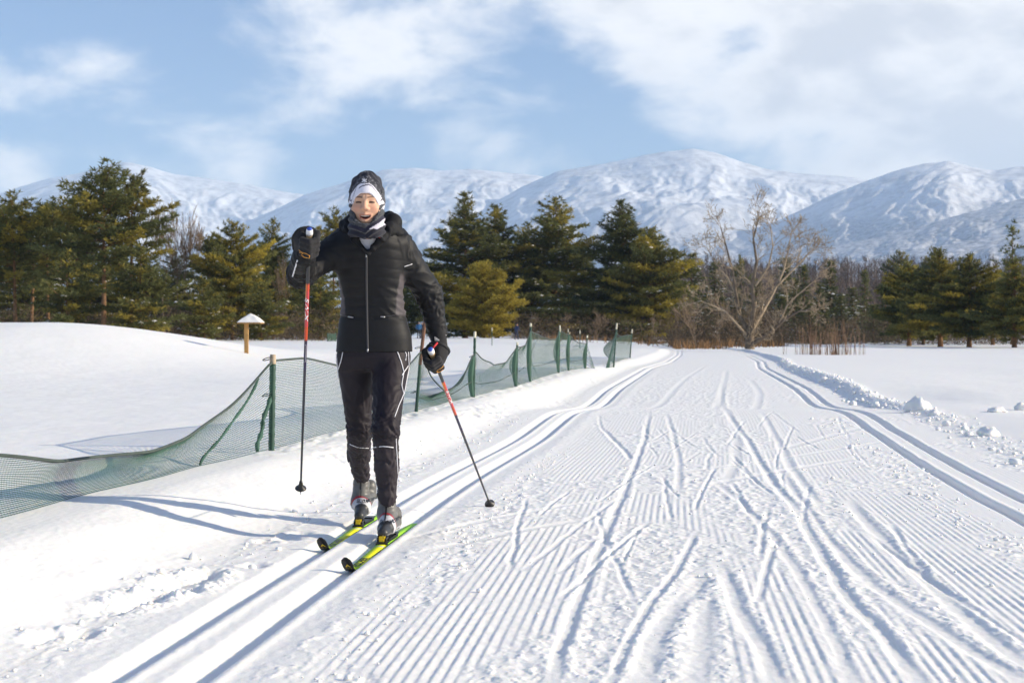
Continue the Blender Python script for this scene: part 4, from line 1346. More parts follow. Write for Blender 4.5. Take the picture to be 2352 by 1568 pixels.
# second length of netting after the gap
P2 = [(1408, 843, 742, 1417), (1446, 822, 756, 1452)]
f2 = []
for (u, v, vt, ut) in P2:
    p = ground_hit(u, v); f2.append((p, P(ut, vt, p[1])))
fence2 = empty('net_fence', tuple(f2[0][0]), 'short separate piece of green netting on two stakes at the trail bend', 'fence')
for (p, t) in f2:
    stake(fence2, p, t, M_CREAM, 0.14, 0.02)
net_panel(fence2, f2[0][0], f2[1][0], f2[0][1], f2[1][1], [(0, .80), (.5, .70), (1, .80)], 301, bulge=-0.6, w=0.0055, pitch=0.024, vp=0.05, nseg=24)
e = ground_hit(1392, 845); A, T = f2[0]
mb = MB()
for k in range(8):
    f = k / 7
    top = A + (T - A) * (0.78 * (1 - f) + 0.02)
    mb.tube([tuple(top), tuple((top * 0.5 + e * 0.5)), tuple(e + (A - e) * f * 0.5)], 0.009, 4)
mb.build('guy_net', M_NET, fence2)
# loose stakes standing farther back, and the scrap of netting by the wood
for (u, vb, vt, Y, lab) in ((1130, 787, 752, 95, 'thin stake standing alone on the field behind the netting'),
                           (1332, 792, 758, 90, 'thin stake standing between the net fence and the short net'),
                           (1305, 790, 755, 100, 'thin stake standing in front of the brown brush')):
    p = on_ground(u, Y); t = P(u, vt, Y)
    o = empty('marker_stake', tuple(p), lab, 'stake', 'loose stakes behind the netting')
    stake(o, p, t, M_CREAM, 0.2, 0.022)
p = on_ground(752, 120); q = on_ground(772, 122)
o = empty('net_fence', tuple(p), 'small scrap of green netting at the edge of the wood', 'fence')
pt_, qt_ = p + np.array([0, 0, .62]), q + np.array([0, 0, .62])
stake(o, p, pt_, M_STAKE, 0.1, 0.025); stake(o, q, qt_, M_STAKE, 0.1, 0.025)
net_panel(o, p, q, pt_, qt_, [(0, .95), (.5, .9), (1, .95)], 303, bulge=0.1, w=0.009, pitch=0.03, vp=0.05, nseg=12)

# ------------------------------------------------------------------ roofed post
M_POST = mat('golden_timber', (0.42, 0.24, 0.08), rough=0.75, noise=0.25, nscale=4.0)
g = ground_hit(566, 811)
k = g[1] / FPX
o = empty('roofed_post', tuple(g), 'yellow timber post with a small snow capped roof on the field', 'post')
m = MB(); m.box((g[0] - 5 * k * .9, g[1] - 5 * k * .9, g[2] - .2), (g[0] + 5 * k * .9, g[1] + 5 * k * .9, g[2] + 70 * k)); po = m.build('post', M_POST, o, smooth=False)
rz = g[2] + 70 * k; w_ = 27 * k; cx, cy = g[0] + 10 * k, g[1]
m = MB()
m.add([(cx - w_, cy - w_, rz), (cx + w_, cy - w_, rz), (cx + w_, cy + w_, rz), (cx - w_, cy + w_, rz), (cx - 5 * k, cy, rz + 12 * k), (cx + 5 * k, cy, rz + 12 * k),
       (cx - w_, cy - w_, rz - 2 * k), (cx + w_, cy - w_, rz - 2 * k), (cx + w_, cy + w_, rz - 2 * k), (cx - w_, cy + w_, rz - 2 * k)],
      [(0, 1, 5, 4), (1, 2, 5), (2, 3, 4, 5), (3, 0, 4), (6, 7, 1, 0), (7, 8, 2, 1), (8, 9, 3, 2), (9, 6, 0, 3), (9, 8, 7, 6)])
ro = m.build('roof', M_POST, o, smooth=False)
# snow loaf on the roof
n = 22
gu, gw = np.meshgrid(np.linspace(-1, 1, n), np.linspace(-1, 1, n))
rad = np.maximum(np.abs(gu), np.abs(gw))
zz = rz + 1.0 * k + 19 * k * (1 - rad ** 1.5) * (1 + 0.15 * perlin(gu * 2, gw * 2, 8)) - 0.4 * k
V = np.stack([cx + gu * w_ * 1.04, cy + gw * w_ * 1.04, zz], -1).reshape(-1, 3)
ii = np.arange(n * n).reshape(n, n)
link('snow_cap', mesh_np('snow_cap', V, np.stack([ii[:-1, :-1], ii[:-1, 1:], ii[1:, 1:], ii[1:, :-1]], -1).reshape(-1, 4)), ro, M_CAP)


# ------------------------------------------------------------------ lumps of snow beside the trail
def lump(seed, sx, sy, sz):
    bm = bmesh.new()
    bmesh.ops.create_icosphere(bm, subdivisions=3, radius=1.0)
    c = np.array([v.co[:] for v in bm.verts])
    n = 1 + 0.45 * fbm(c[:, 0] * 1.5 + seed, c[:, 1] * 1.5 + c[:, 2] * 1.1, 4, seed) + 0.30 * perlin(c[:, 0] * 4, c[:, 2] * 4 + c[:, 1] * 3, seed + 3)
    c = c * n[:, None]
    c[:, 2] = np.where(c[:, 2] < 0, c[:, 2] * 0.6, c[:, 2])
    for v, q in zip(bm.verts, c):
        v.co = (q[0] * sx, q[1] * sy, q[2] * sz)
    me = bpy.data.meshes.new('snow_lump'); bm.to_mesh(me); bm.free()
    me.polygons.foreach_set('use_smooth', np.ones(len(me.polygons), bool))
    return me


LUMPS = [(2108, 944, 26, 22, 'large block of snow lying on the field beside the trail edge'),
         (2270, 1001, 22, 15, 'flat topped block of snow beyond the large one'),
         (2012, 936, 9, 9, 'small snow block next to the rough trail edge'),
         (2225, 1000, 10, 6, 'crumb of snow just beside the flat topped block'),
         (2290, 946, 20, 8, 'snow block half sunk in the field above the flat topped one'),
         (2345, 942, 16, 12, 'snow block half sunk in the field at the picture edge'),
         (2145, 955, 14, 9, 'small snow block leaning on the large block'),
         (1958, 930, 9, 7, 'small snow crumb on the lip of the trail'),
         (1892, 878, 10, 9, 'snow crumb on top of the shaded trail lip')]
for i, (u, v, w_, h_, lab) in enumerate(LUMPS):
    g = ground_hit(u, v); k = g[1] / FPX
    me = lump(400 + i, w_ * k, w_ * k * 0.9, h_ * k * 1.2)
    o = link('snow_lump', me, None, M_SNOW); o.location = (g[0], g[1], g[2] + 0.25 * h_ * k)
    tag(o, lab, 'snow lump', 'loose blocks of snow beside the trail')
# crumbs too many to count
r = np.random.default_rng(9)
ico = bmesh.new(); bmesh.ops.create_icosphere(ico, subdivisions=1, radius=1.0)
iv = np.array([v.co[:] for v in ico.verts]); ifc = np.array([[v.index for v in f.verts] for f in ico.faces]); ico.free()
cn = 1900
ss = np.concatenate([r.normal(4.18, 0.13, 1100), r.normal(0.46, 0.06, 300), r.normal(3.05, 0.12, 200), r.normal(-0.46, 0.10, 150), r.uniform(0.5, 3.0, 150)])
cy = np.concatenate([r.uniform(9, 60, 1100), r.uniform(4.2, 14, 300), r.uniform(6, 18, 200), r.uniform(4.2, 18, 150), r.uniform(4.2, 13, 150)])
cx = track_mid(cy) + ss
cz = terrain(cx, cy)
sz = np.concatenate([r.gamma(2.0, 0.0055, 1100) + 0.003, r.gamma(2.0, 0.0018, 300) + .0015, r.gamma(2, 0.003, 200) + .002, r.gamma(2, 0.0025, 150) + .002, r.gamma(2, 0.002, 150) + .0015])
jit = iv[None] * (1 + 0.25 * r.normal(size=(cn, len(iv), 1)))
V = jit * sz[:, None, None] * np.array([1, 1, 0.75]) + np.stack([cx, cy, cz + sz * 0.35], 1)[:, None]
F = (ifc[None] + (np.arange(cn) * len(iv))[:, None, None]).reshape(-1, 3)
tag(link('snow_crumbs', mesh_np('snow_crumbs', V.reshape(-1, 3), F), None, M_SNOW), 'crumbs of loose snow scattered along the trail edges', 'snow', kind='stuff')
# ------------------------------------------------------------------ implicit-surface modelling for the figures
def cone(p, a, b, ra, rb):
    a = np.asarray(a, np.float32); b = np.asarray(b, np.float32)
    ab = b - a
    t = np.clip(((p - a) @ ab) / (ab @ ab), 0, 1)
    q = p - a - t[:, None] * ab
    return np.sqrt((q * q).sum(1)) - (ra + (rb - ra) * t)


def chain(p, pts, rad, k=0.02):
    d = None
    for i in range(len(pts) - 1):
        c = cone(p, pts[i], pts[i + 1], rad[i], rad[i + 1])
        d = c if d is None else smin(d, c, k)
    return d


def ell(p, c, r):
    c = np.asarray(c, np.float32); r = np.asarray(r, np.float32)
    q = (p - c) / r
    k0 = np.sqrt((q * q).sum(1)); k1 = np.sqrt(((q / r) ** 2).sum(1)) + 1e-9
    return k0 * (k0 - 1) / k1


def smin(a, b, k):
    h = np.clip(0.5 + 0.5 * (b - a) / k, 0, 1)
    return b + (a - b) * h - k * h * (1 - h)


def smax(a, b, k):
    return -smin(-a, -b, k)


def loft(p, tab, n=2.4):
    """stacked superellipses: rows (z, cx, cy, a, b)"""
    tab = np.asarray(tab, float)
    z = p[:, 2]
    cx, cy, a, b = (np.interp(z, tab[:, 0], tab[:, k]) for k in (1, 2, 3, 4))
    k = (np.abs((p[:, 0] - cx) / a) ** n + np.abs((p[:, 1] - cy) / b) ** n) ** (1.0 / n)
    d = (k - 1) * np.minimum(a, b)
    return np.maximum(d, np.maximum(tab[0, 0] - z, z - tab[-1, 0]))


def nets(fn, lo, hi, h):
    """surface nets over a regular grid"""
    lo = np.asarray(lo, float); hi = np.asarray(hi, float)
    n = np.ceil((hi - lo) / h).astype(int) + 1
    ax = [lo[k] + h * np.arange(n[k]) for k in range(3)]
    # coarse pass to skip empty blocks
    B = 6
    D = np.full(n, 1.0, np.float32)
    nb = [int(math.ceil(n[k] / B)) for k in range(3)]
    bc = np.stack(np.meshgrid(*[lo[k] + h * (np.arange(nb[k]) * B + B / 2) for k in range(3)], indexing='ij'), -1).reshape(-1, 3)
    dc = fn(bc.astype(np.float32)).reshape(nb)
    keep = np.abs(dc) < h * B * 1.35
    D[:] = np.repeat(np.repeat(np.repeat(np.sign(dc), B, 0), B, 1), B, 2)[:n[0], :n[1], :n[2]]
    kb = np.argwhere(keep)
    loc = np.stack(np.meshgrid(*[np.arange(B)] * 3, indexing='ij'), -1).reshape(-1, 3)
    gi = (kb[:, None, :] * B + loc[None]).reshape(-1, 3)
    gi = gi[(gi < n).all(1)]
    pts = (lo + gi * h).astype(np.float32)
    vals = np.concatenate([fn(c) for c in np.array_split(pts, max(1, len(pts) // 300000))])
    D[gi[:, 0], gi[:, 1], gi[:, 2]] = vals
    S = D < 0
    cs = [(i, j, k) for i in (0, 1) for j in (0, 1) for k in (0, 1)]
    m = n - 1
    cnt = np.zeros(m, np.int8)
    for (i, j, k) in cs:
        cnt += S[i:i + m[0], j:j + m[1], k:k + m[2]]
    cells = np.argwhere((cnt > 0) & (cnt < 8))
    cv = {c: D[cells[:, 0] + c[0], cells[:, 1] + c[1], cells[:, 2] + c[2]] for c in cs}
    acc = np.zeros((len(cells), 3)); w = np.zeros(len(cells))
    for a in cs:
        for axi in range(3):
            if a[axi] == 1:
                continue
            b = list(a); b[axi] = 1; b = tuple(b)
            va, vb = cv[a], cv[b]
            cr = (va < 0) != (vb < 0)
            t = np.where(cr, va / np.where(cr, va - vb, 1), 0)
            pos = np.tile(np.array(a, float), (len(cells), 1)); pos[:, axi] += t
            acc += pos * cr[:, None]; w += cr
    verts = lo + (cells + acc / w[:, None]) * h
    idx = -np.ones(m, np.int64); idx[cells[:, 0], cells[:, 1], cells[:, 2]] = np.arange(len(cells))
    faces = []
    for axi in range(3):
        o1, o2 = [(1, 2), (2, 0), (0, 1)][axi]
        sl0 = [slice(1, m[k]) for k in range(3)]; sl1 = [slice(1, m[k]) for k in range(3)]
        sl0[axi] = slice(0, m[axi]); sl1[axi] = slice(1, m[axi] + 1)
        A = S[tuple(sl0)]; Bq = S[tuple(sl1)]
        e = np.argwhere(A != Bq)
        flip = A[e[:, 0], e[:, 1], e[:, 2]]
        e = e + 1; e[:, axi] -= 1
        u = np.zeros(3, int); u[o1] = 1; v = np.zeros(3, int); v[o2] = 1
        q = [idx[tuple((e - a).T)] for a in (u + v, v, 0 * u, u)]
        q = np.stack(q, 1)
        q = np.where(flip[:, None], q, q[:, ::-1])
        faces.append(q)
    faces = np.concatenate(faces)
    faces = faces[(faces >= 0).all(1)]
    for _ in range(2):
        d, g = dgrad(fn, verts)
        verts = verts - np.clip(d, -h, h)[:, None] * g * 0.9
    return verts, faces


def dgrad(fn, v, e=0.0015):
    v32 = v.astype(np.float32)
    d = fn(v32)
    g = np.stack([fn(v32 + np.float32(e) * np.eye(3, dtype=np.float32)[k]) - fn(v32 - np.float32(e) * np.eye(3, dtype=np.float32)[k]) for k in range(3)], 1) / (2 * e)
    n = np.linalg.norm(g, axis=1, keepdims=True)
    return d / np.maximum(n[:, 0], 0.3), g / np.maximum(n, 1e-6)


def hit(u, v, fn, y0=6.8, y1=9.6, off=0.0):
    """first point of a surface seen at picture position (u, v)"""
    Y = np.linspace(y0, y1, 1400)
    pts = np.stack([(u - CU) * Y / FPX, Y, CAMH - (v - HV) * Y / FPX], 1).astype(np.float32)
    d = fn(pts)
    i = np.nonzero(d < off)[0]
    return pts[i[0]].astype(float) if len(i) else None


def on_surf(pts, fn, off=0.0):
    pts = np.asarray(pts, float)
    for _ in range(4):
        d, g = dgrad(fn, pts)
        pts = pts - (d - off)[:, None] * g
    return pts


def pixline(uv, fn, n=24, off=0.001):
    uv = np.asarray(uv, float)
    t = np.linspace(0, len(uv) - 1, n)
    us = np.interp(t, np.arange(len(uv)), uv[:, 0]); vs = np.interp(t, np.arange(len(uv)), uv[:, 1])
    pts = [hit(a, b, fn) for a, b in zip(us, vs)]
    pts = [q for q in pts if q is not None]
    return on_surf(pts, fn, off)


def strip(name, pts, r, m, parent, n=5):
    mb = MB(); mb.tube([tuple(q) for q in pts], r, n); return mb.build(name, m, parent)


def fold(p, a, b, freq, seed, amp):
    """cloth folds ringing a limb from a to b"""
    a = np.asarray(a, float); b = np.asarray(b, float)
    ab = (b - a); L = np.linalg.norm(ab); ab = ab / L
    t = (p - a) @ ab
    q = p - a - t[:, None] * ab
    ang = np.arctan2(q[:, 1], q[:, 0] + 0.3 * q[:, 2])
    w = perlin(t * freq * 0.5 + seed, ang * 1.1, seed)
    return amp * (1 - 2 * np.abs(perlin(t * freq + 1.3 * w + 0.45 * np.sin(ang + seed), ang * 0.6 + w, seed + 2)) ** 0.7)


# ------------------------------------------------------------------ materials of the outfit
M_SKIN = mat('skin', attr=True, rough=0.55, sss=0.12, spec=0.35)
M_JACKET = mat('jacket_cloth', attr=True, rough=0.6, spec=0.28, bump=0.15, bscale=260, bdist=0.002)
M_HOOD = mat('hood_cloth', (0.014, 0.0145, 0.017), rough=0.7, spec=0.18, bump=0.2, bscale=180, bdist=0.002)
M_TROUSER = mat('trouser_cloth', attr=True, rough=0.6, spec=0.22, bump=0.12, bscale=300, bdist=0.002)
M_KNIT = mat('knit_cloth', attr=True, rough=0.85, sheen=0.08, bump=0.5, bscale=420, bdist=0.002)
M_GLOVE = mat('glove_fleece', attr=True, rough=0.8, spec=0.2, sheen=0.06, bump=0.35, bscale=380, bdist=0.002)
M_BOOT = mat('boot_shell', attr=True, rough=0.45, spec=0.5, noise=0.1, nscale=30)
M_PIPE = mat('reflective_piping', (0.78, 0.78, 0.82), rough=0.45)
M_ZIP = mat('zip_tape', (0.055, 0.056, 0.062), rough=0.4, metal=0.2)
M_ZIPPULL = mat('zip_pull', (0.45, 0.45, 0.47), rough=0.35, metal=0.7)
M_ORANGE = mat('orange_print', (0.80, 0.36, 0.05), rough=0.6)
M_RED = mat('red_print', (0.55, 0.02, 0.03), rough=0.6)
M_WHITE = mat('white_print', (0.85, 0.85, 0.86), rough=0.5)
M_BLACKP = mat('black_plastic', (0.012, 0.012, 0.014), rough=0.4)
M_YELLOWP = mat('yellow_plastic', (0.80, 0.56, 0.01), rough=0.4)

# joints
S_A, E_A, W_A, H_A = P(797, 554, 7.93), P(691, 630, 7.80), P(699, 588, 7.57), P(707, 562, 7.50)
S_B, E_B, W_B, H_B = P(912, 558, 7.95), P(986, 674, 8.10), P(1006, 766, 8.12), P(999, 812, 8.06)
HIP_A, KNEE_A, CALF_A, ANK_A = P(815, 830, 8.03), P(826, 985, 8.10), P(824, 1045, 8.27), P(831, 1092, 8.40)
HIP_B, KNEE_B, CALF_B, ANK_B = P(898, 830, 8.00), P(885, 985, 7.76), P(888, 1070, 7.79), P(889, 1146, 7.80)
NECK = P(845, 525, 7.86)
XC = -0.690
skier = empty('person', (-0.69, 7.98, -0.02), 'skier in black quilted jacket, dark trousers and patterned hat gliding forward, mouth open', 'person')

# ---- body (skin), one figure under the clothes
HX0, HY0 = -0.691, 7.79          # middle of the head


def f_head(p):
    q = p - np.array([HX0, HY0, 0], np.float32)
    ax = np.abs(q[:, 0])
    qs = np.stack([ax, q[:, 1], q[:, 2]], 1)
    d = ell(q, (0, 0.012, 1.612), (0.073, 0.096, 0.104))
    d = smin(d, ell(q, (0, -0.022, 1.555), (0.062, 0.066, 0.064)), 0.03)
    d = smin(d, ell(q, (0, -0.052, 1.506), (0.030, 0.030, 0.022)), 0.03)          # chin
    d = smin(d, ell(qs, (0.040, -0.052, 1.560), (0.024, 0.024, 0.020)), 0.025)       # cheekbones
    d = smin(d, cone(qs, (0.008, -0.083, 1.609), (0.045, -0.066, 1.610), 0.010, 0.009), 0.02)   # brow
    d = smax(d, -ell(qs, (0.031, -0.098, 1.590), (0.019, 0.017, 0.011)), 0.012)    # eye sockets
    d = smin(d, ell(qs, (0.031, -0.064, 1.590), (0.0135, 0.018, 0.011)), 0.006)       # lids
    d = smin(d, cone(q, (0, -0.084, 1.598), (0, -0.108, 1.563), 0.0075, 0.0125), 0.012)   # nose
    d = smin(d, ell(qs, (0.012, -0.093, 1.557), (0.009, 0.012, 0.008)), 0.008)
    d = smax(d, -ell(qs, (0.0065, -0.106, 1.5505), (0.0035, 0.006, 0.004)), 0.004)
    q = q.copy(); q[:, 2] -= 11.0 * np.minimum(ax, 0.034) ** 2 * np.exp(-((q[:, 2] - 1.518) / 0.022) ** 4); qs = np.stack([ax, q[:, 1], q[:, 2]], 1)   # smile
    d = smin(d, cone(qs, (0, -0.089, 1.530), (0.024, -0.074, 1.523), 0.007, 0.005), 0.012)    # upper lip
    d = smin(d, cone(qs, (0, -0.083, 1.506), (0.022, -0.074, 1.513), 0.007, 0.005), 0.012)    # lower lip
    d = smax(d, -ell(q, (0, -0.090, 1.5175), (0.026, 0.024, 0.0092)), 0.005)       # open mouth
    d = smin(d, cone(qs, (0.0, -0.0745, 1.5245), (0.018, -0.066, 1.5250), 0.0044, 0.0044), 0.002)   # upper teeth
    d = smin(d, cone(q, (0, 0.03, 1.56), (0, 0.062, 1.45), 0.050, 0.050), 0.03)   # neck
    d = smin(d, ell(qs, (0.067, 0.015, 1.585), (0.012, 0.020, 0.028)), 0.01)
    return d


def skin_paint(v):
    q = v - np.array([HX0, HY0, 0]); x, y, z = np.abs(q[:, 0]), q[:, 1], q[:, 2]
    c = np.tile(np.array([0.66, 0.41, 0.28]), (len(v), 1))
    c *= (1 + 0.10 * fbm(v[:, 0] * 60, v[:, 2] * 60, 3, 5))[:, None]
    ck = np.exp(-((x - 0.040) / 0.020) ** 2 - ((z - 1.558) / 0.020) ** 2)[:, None] * 0.5
    c = c * (1 - ck) + np.array([0.68, 0.29, 0.20]) * ck
    ns = np.exp(-(x / 0.014) ** 2 - ((z - 1.560) / 0.010) ** 2)[:, None] * 0.35
    c = c * (1 - ns) + np.array([0.68, 0.32, 0.23]) * ns

    def put(mask, colr):
        m = np.clip(mask, 0, 1)[:, None]; return c * (1 - m) + np.array(colr) * m
    front = y < -0.045
    c = put(front * np.exp(-((z - 1.611 - 0.10 * (x - 0.012) + 3.0 * (x - 0.03) ** 2) / 0.0042) ** 4) * sstep(0.009, 0.014, x) * sstep(0.054, 0.046, x) * 0.8, (0.07, 0.035, 0.02))
    c = put(front * np.exp(-((z - 1.5885 + 4.0 * (x - 0.031) ** 2) / 0.0043) ** 4) * sstep(0.015, 0.019, x) * sstep(0.047, 0.043, x), (0.025, 0.014, 0.012))
    z = z - 11.0 * np.minimum(x, 0.034) ** 2 * np.exp(-((z - 1.518) / 0.022) ** 4)
    lip = front * np.exp(-(x / 0.030) ** 6) * np.exp(-((z - 1.5175) / 0.0135) ** 6)
    c = put(lip * 0.7, (0.42, 0.13, 0.10))
    ins = front * np.exp(-(x / 0.0255) ** 6) * np.exp(-((z - 1.5165) / 0.0080) ** 4) * (y > -0.083)
    c = put(ins, (0.10, 0.018, 0.018))
    th = front * (np.abs(z - 1.5250) < 0.0045) * (x < 0.021) * (y > -0.0825)
    c = put(th * 1.0, (0.78, 0.75, 0.68))
    return c


def f_under(p):
    d = loft(p, [(0.84, -.676, 8.02, .12, .08), (0.95, -.676, 8.02, .14, .10), (1.13, -.682, 7.99, .125, .09), (1.30, -.69, 7.95, .135, .085), (1.42, -.692, 7.93, .115, .07), (1.46, -.692, 7.91, .05, .05)])
    for pts, r_ in (((S_A, E_A, W_A, H_A), (.05, .04, .03, .03)), ((S_B, E_B, W_B, H_B), (.05, .04, .03, .03)),
                    ((HIP_A, KNEE_A, CALF_A, ANK_A), (.07, .05, .045, .034)), ((HIP_B, KNEE_B, CALF_B, ANK_B), (.07, .05, .045, .034))):
        d = smin(d, chain(p, pts, r_), 0.04)
    return smin(d, cone(p, (HX0, HY0 + .04, 1.52), (HX0, HY0 + .11, 1.38), 0.044, 0.05), 0.03)


hv, hf = nets(f_head, (HX0 - .10, HY0 - .13, 1.42), (HX0 + .10, HY0 + .13, 1.74), 0.0024)
uv_, uf = nets(f_under, (-1.12, 7.36, 0.05), (-.28, 8.56, 1.56), 0.016)
bv = np.concatenate([hv, uv_]); bf = np.concatenate([hf, uf + len(hv)])
body = link('body', mesh_np('body', bv, bf, cols=np.concatenate([skin_paint(hv), np.tile([0.5, 0.27, 0.17], (len(uv_), 1))])), skier, M_SKIN)

# ---- sweater in the open collar
TORSO = [(0.882, -.673, 8.025, .187, .132), (0.96, -.674, 8.02, .180, .132), (1.05, -.678, 8.005, .162, .120), (1.14, -.682, 7.985, .150, .112), (1.24, -.687, 7.955, .158, .116),
         (1.33, -.690, 7.930, .166, .118), (1.40, -.692, 7.910, .158, .110), (1.445, -.692, 7.895, .135, .098), (1.475, -.692, 7.885, .095, .085), (1.515, -.691, 7.875, .070, .080)]
SW = [(z, cx, cy, a - .016, b - .016) for (z, cx, cy, a, b) in TORSO[3:]]


def f_sweater(p):
    return loft(p, SW)


sv, sf = nets(f_sweater, (-.90, 7.74, 1.14), (-.48, 8.12, 1.53), 0.005)
x, z = sv[:, 0] - XC, sv[:, 2]
sc_ = np.tile([0.018, 0.02, 0.05], (len(sv), 1))
zig = 1.425 + 0.020 * np.abs(((x * 28) % 1) - 0.5) * 2
sc_[(z < zig) & (z > 1.375)] = (0.72, 0.72, 0.80)
sc_[(z <= 1.375)] = (0.05, 0.10, 0.34)
sc_[(np.abs(x - 0.022 - (z - 1.42) * 0.55) < 0.009) & (z > 1.40)] = (0.75, 0.75, 0.8)
sweater = link('sweater', mesh_np('sweater', sv, sf, cols=sc_), skier, M_KNIT)
strip('skin_gap', [(XC - .012, 7.798, 1.452), (XC, 7.794, 1.445), (XC + .012, 7.798, 1.452)], 0.012, M_SKIN, body) if False else None

# ---- jacket
ZT = 1.352


def f_jacket0(p):
    d = loft(p, TORSO[:-1], 2.5)
    d = smin(d, chain(p, (S_A, E_A), (.072, .060), .03), 0.055)
    d = smin(d, chain(p, (E_A, W_A), (.063, .052), .03), 0.018)
    d = smin(d, chain(p, (S_B, E_B), (.074, .061), .03), 0.055)
    d = smin(d, chain(p, (E_B, W_B), (.063, .046), .03), 0.03)
    return d


def f_jacket(p):
    d = f_jacket0(p)
    x = p[:, 0] - XC; z = p[:, 2]
    wedge = np.maximum(np.abs(x + 0.004) - (z - ZT) * 0.78, np.maximum(ZT - z, p[:, 1] - 7.87))
    d = smax(d, -wedge, 0.008)
    return d


jv, jf = nets(f_jacket, (-1.10, 7.46, 0.86), (-.28, 8.24, 1.53), 0.0062)
_, jn = dgrad(f_jacket, jv)
x, z = jv[:, 0] - XC, jv[:, 2]
dA = np.minimum(cone(jv.astype(np.float32), S_A, E_A, 0.0, 0.0), cone(jv.astype(np.float32), E_A, W_A, 0, 0))
dB = np.minimum(cone(jv.astype(np.float32), S_B, E_B, 0.0, 0.0), cone(jv.astype(np.float32), E_B, W_B, 0, 0))
torso_w = sstep(0.0, 0.03, np.minimum(dA, dB) - 0.083)
lowB = sstep(.02, .06, jv[:, 0] - S_B[0])
arm_w = 1 - torso_w
disp = np.zeros(len(jv))
# quilting: horizontal stitched channels above the pocket seam
def quilt(s, pitch, depth):
    ph = np.abs(((s / pitch) % 1) - 0.5) * 2
    return depth * (1 - (1 - ph) ** 2.2 * 0) * np.sqrt(np.clip(1 - ph ** 2, 0, 1)) - depth
zq = z + 0.010 * np.abs(x) / 0.15 + 0.004 * perlin(x * 9, z * 9, 3)
disp += torso_w * sstep(1.055, 1.075, z) * quilt(zq, 0.046, 0.0038)
disp += torso_w * (-0.004) * np.exp(-((z - 1.046 - 0.05 * np.abs(x)) / 0.005) ** 2) * (np.abs(x) > 0.02)
disp += torso_w * 0.003 * fbm(x * 7, z * 16, 3, 12)
# diagonal drag lines from the side towards the waist
disp += torso_w * 0.006 * (1 - 2 * np.abs(perlin((x * 0.7 + z * 1.0) * 22, (x - z) * 5, 17))) * sstep(1.28, 1.12, z) * sstep(1.02, 1.08, z) * sstep(0.02, 0.10, x)
for (a, b, s0) in ((S_A, E_A, 2), (S_B, E_B, 4)):
    near_ = (cone(jv.astype(np.float32), a, b, 0.0, 0.0) < 0.10) * arm_w
    disp += near_ * fold(jv, a, b, 17, s0, 0.0052)
for (a, b, s0) in ((E_A, W_A, 6), (E_B, W_B, 8)):
    near_ = (cone(jv.astype(np.float32), a, b, 0.0, 0.0) < 0.085) * arm_w
    disp += near_ * fold(jv, a, b, 34, s0, 0.0050)
jv2 = jv + jn * disp[:, None]
jc = np.tile([0.0090, 0.0095, 0.0115], (len(jv), 1)) * (1 + 0.2 * fbm(x * 30, z * 30, 3, 6))[:, None]
ang = np.arctan2(np.abs(x), -(jv[:, 1] - 7.99))
panel = torso_w * sstep(0.98, 1.06, ang + 0.06 * perlin(z * 9, x * 0, 3)) * sstep(1.05, 1.07, z) * sstep(1.27, 1.24, z)
jc = jc * (1 - panel[:, None]) + np.array([0.085, 0.075, 0.082]) * panel[:, None]
jacket = link('jacket', mesh_np('jacket', jv2, jf, cols=jc), skier, M_JACKET)
zp = pixline([(842, 583), (842, 640), (843, 700), (844, 760), (845, 806)], f_jacket, 40, 0.001)
strip('zip', zp, 0.0055, M_ZIP, jacket)
mb = MB(); mb.tube([tuple(zp[0] + [0, -.006, .004]), tuple(zp[0] + [0, -.009, -.018])], [0.004, 0.0035], 6); mb.build('zip_pull', M_ZIPPULL, jacket)
mb = MB(); mb.tube([tuple(zp[-1] + [0, -.004, .012]), tuple(zp[-1] + [0, -.006, -.004])], [0.005, 0.004], 6); mb.build('zip_pull', M_ZIPPULL, jacket)
for a, b in (((800, 727), (812, 729)), ((874, 727), (884, 728))):
    q = pixline([a, b], f_jacket, 4, 0.002); strip('pocket_pull', q, 0.0035, M_ZIPPULL, jacket)
for a, b in (((778, 722), (812, 729)), ((876, 728), (918, 722))):
    q = pixline([a, b], f_jacket, 10, 0.0); strip('pocket_seam', q, 0.0022, M_ZIP, jacket)
q = pixline([(684, 597), (673, 634)], f_jacket, 8, 0.001); strip('reflective_strip', q, 0.0045, M_PIPE, jacket)
q = pixline([(928, 612), (946, 606)], f_jacket, 6, 0.001); strip('sleeve_seam', q, 0.0022, M_PIPE, jacket)
q = pixline([(1012, 768), (1027, 770)], f_jacket, 5, 0.002); strip('cuff_edge', q, 0.003, M_PIPE, jacket)

# ---- hood folded down round the neck
hood_pts = [(XC - .012, 7.800, ZT + .006), (XC - .058, 7.802, 1.420), (XC - .092, 7.838, 1.468), (XC - .106, 7.89, 1.492), (XC - .08, 7.96, 1.510), (XC, 8.0, 1.500), (XC + .085, 7.96, 1.520),
            (XC + .118, 7.89, 1.508), (XC + .104, 7.838, 1.472), (XC + .066, 7.802, 1.420), (XC + .010, 7.800, ZT + .006)]
hood_r = [.010, .015, .021, .028, .038, .045, .040, .033, .025, .017, .010]


def f_hood(p):
    d = chain(p, hood_pts, hood_r, 0.02)
    d = smin(d, chain(p, [(XC - .115, 7.90, 1.465), (XC - .125, 7.885, 1.452), (XC - .07, 7.835, 1.41)], (.026, .022, .016), .02), 0.02)
    d = smin(d, chain(p, [(XC + .125, 7.90, 1.47), (XC + .135, 7.885, 1.458), (XC + .07, 7.835, 1.41)], (.032, .026, .016), .02), 0.02)
    return d


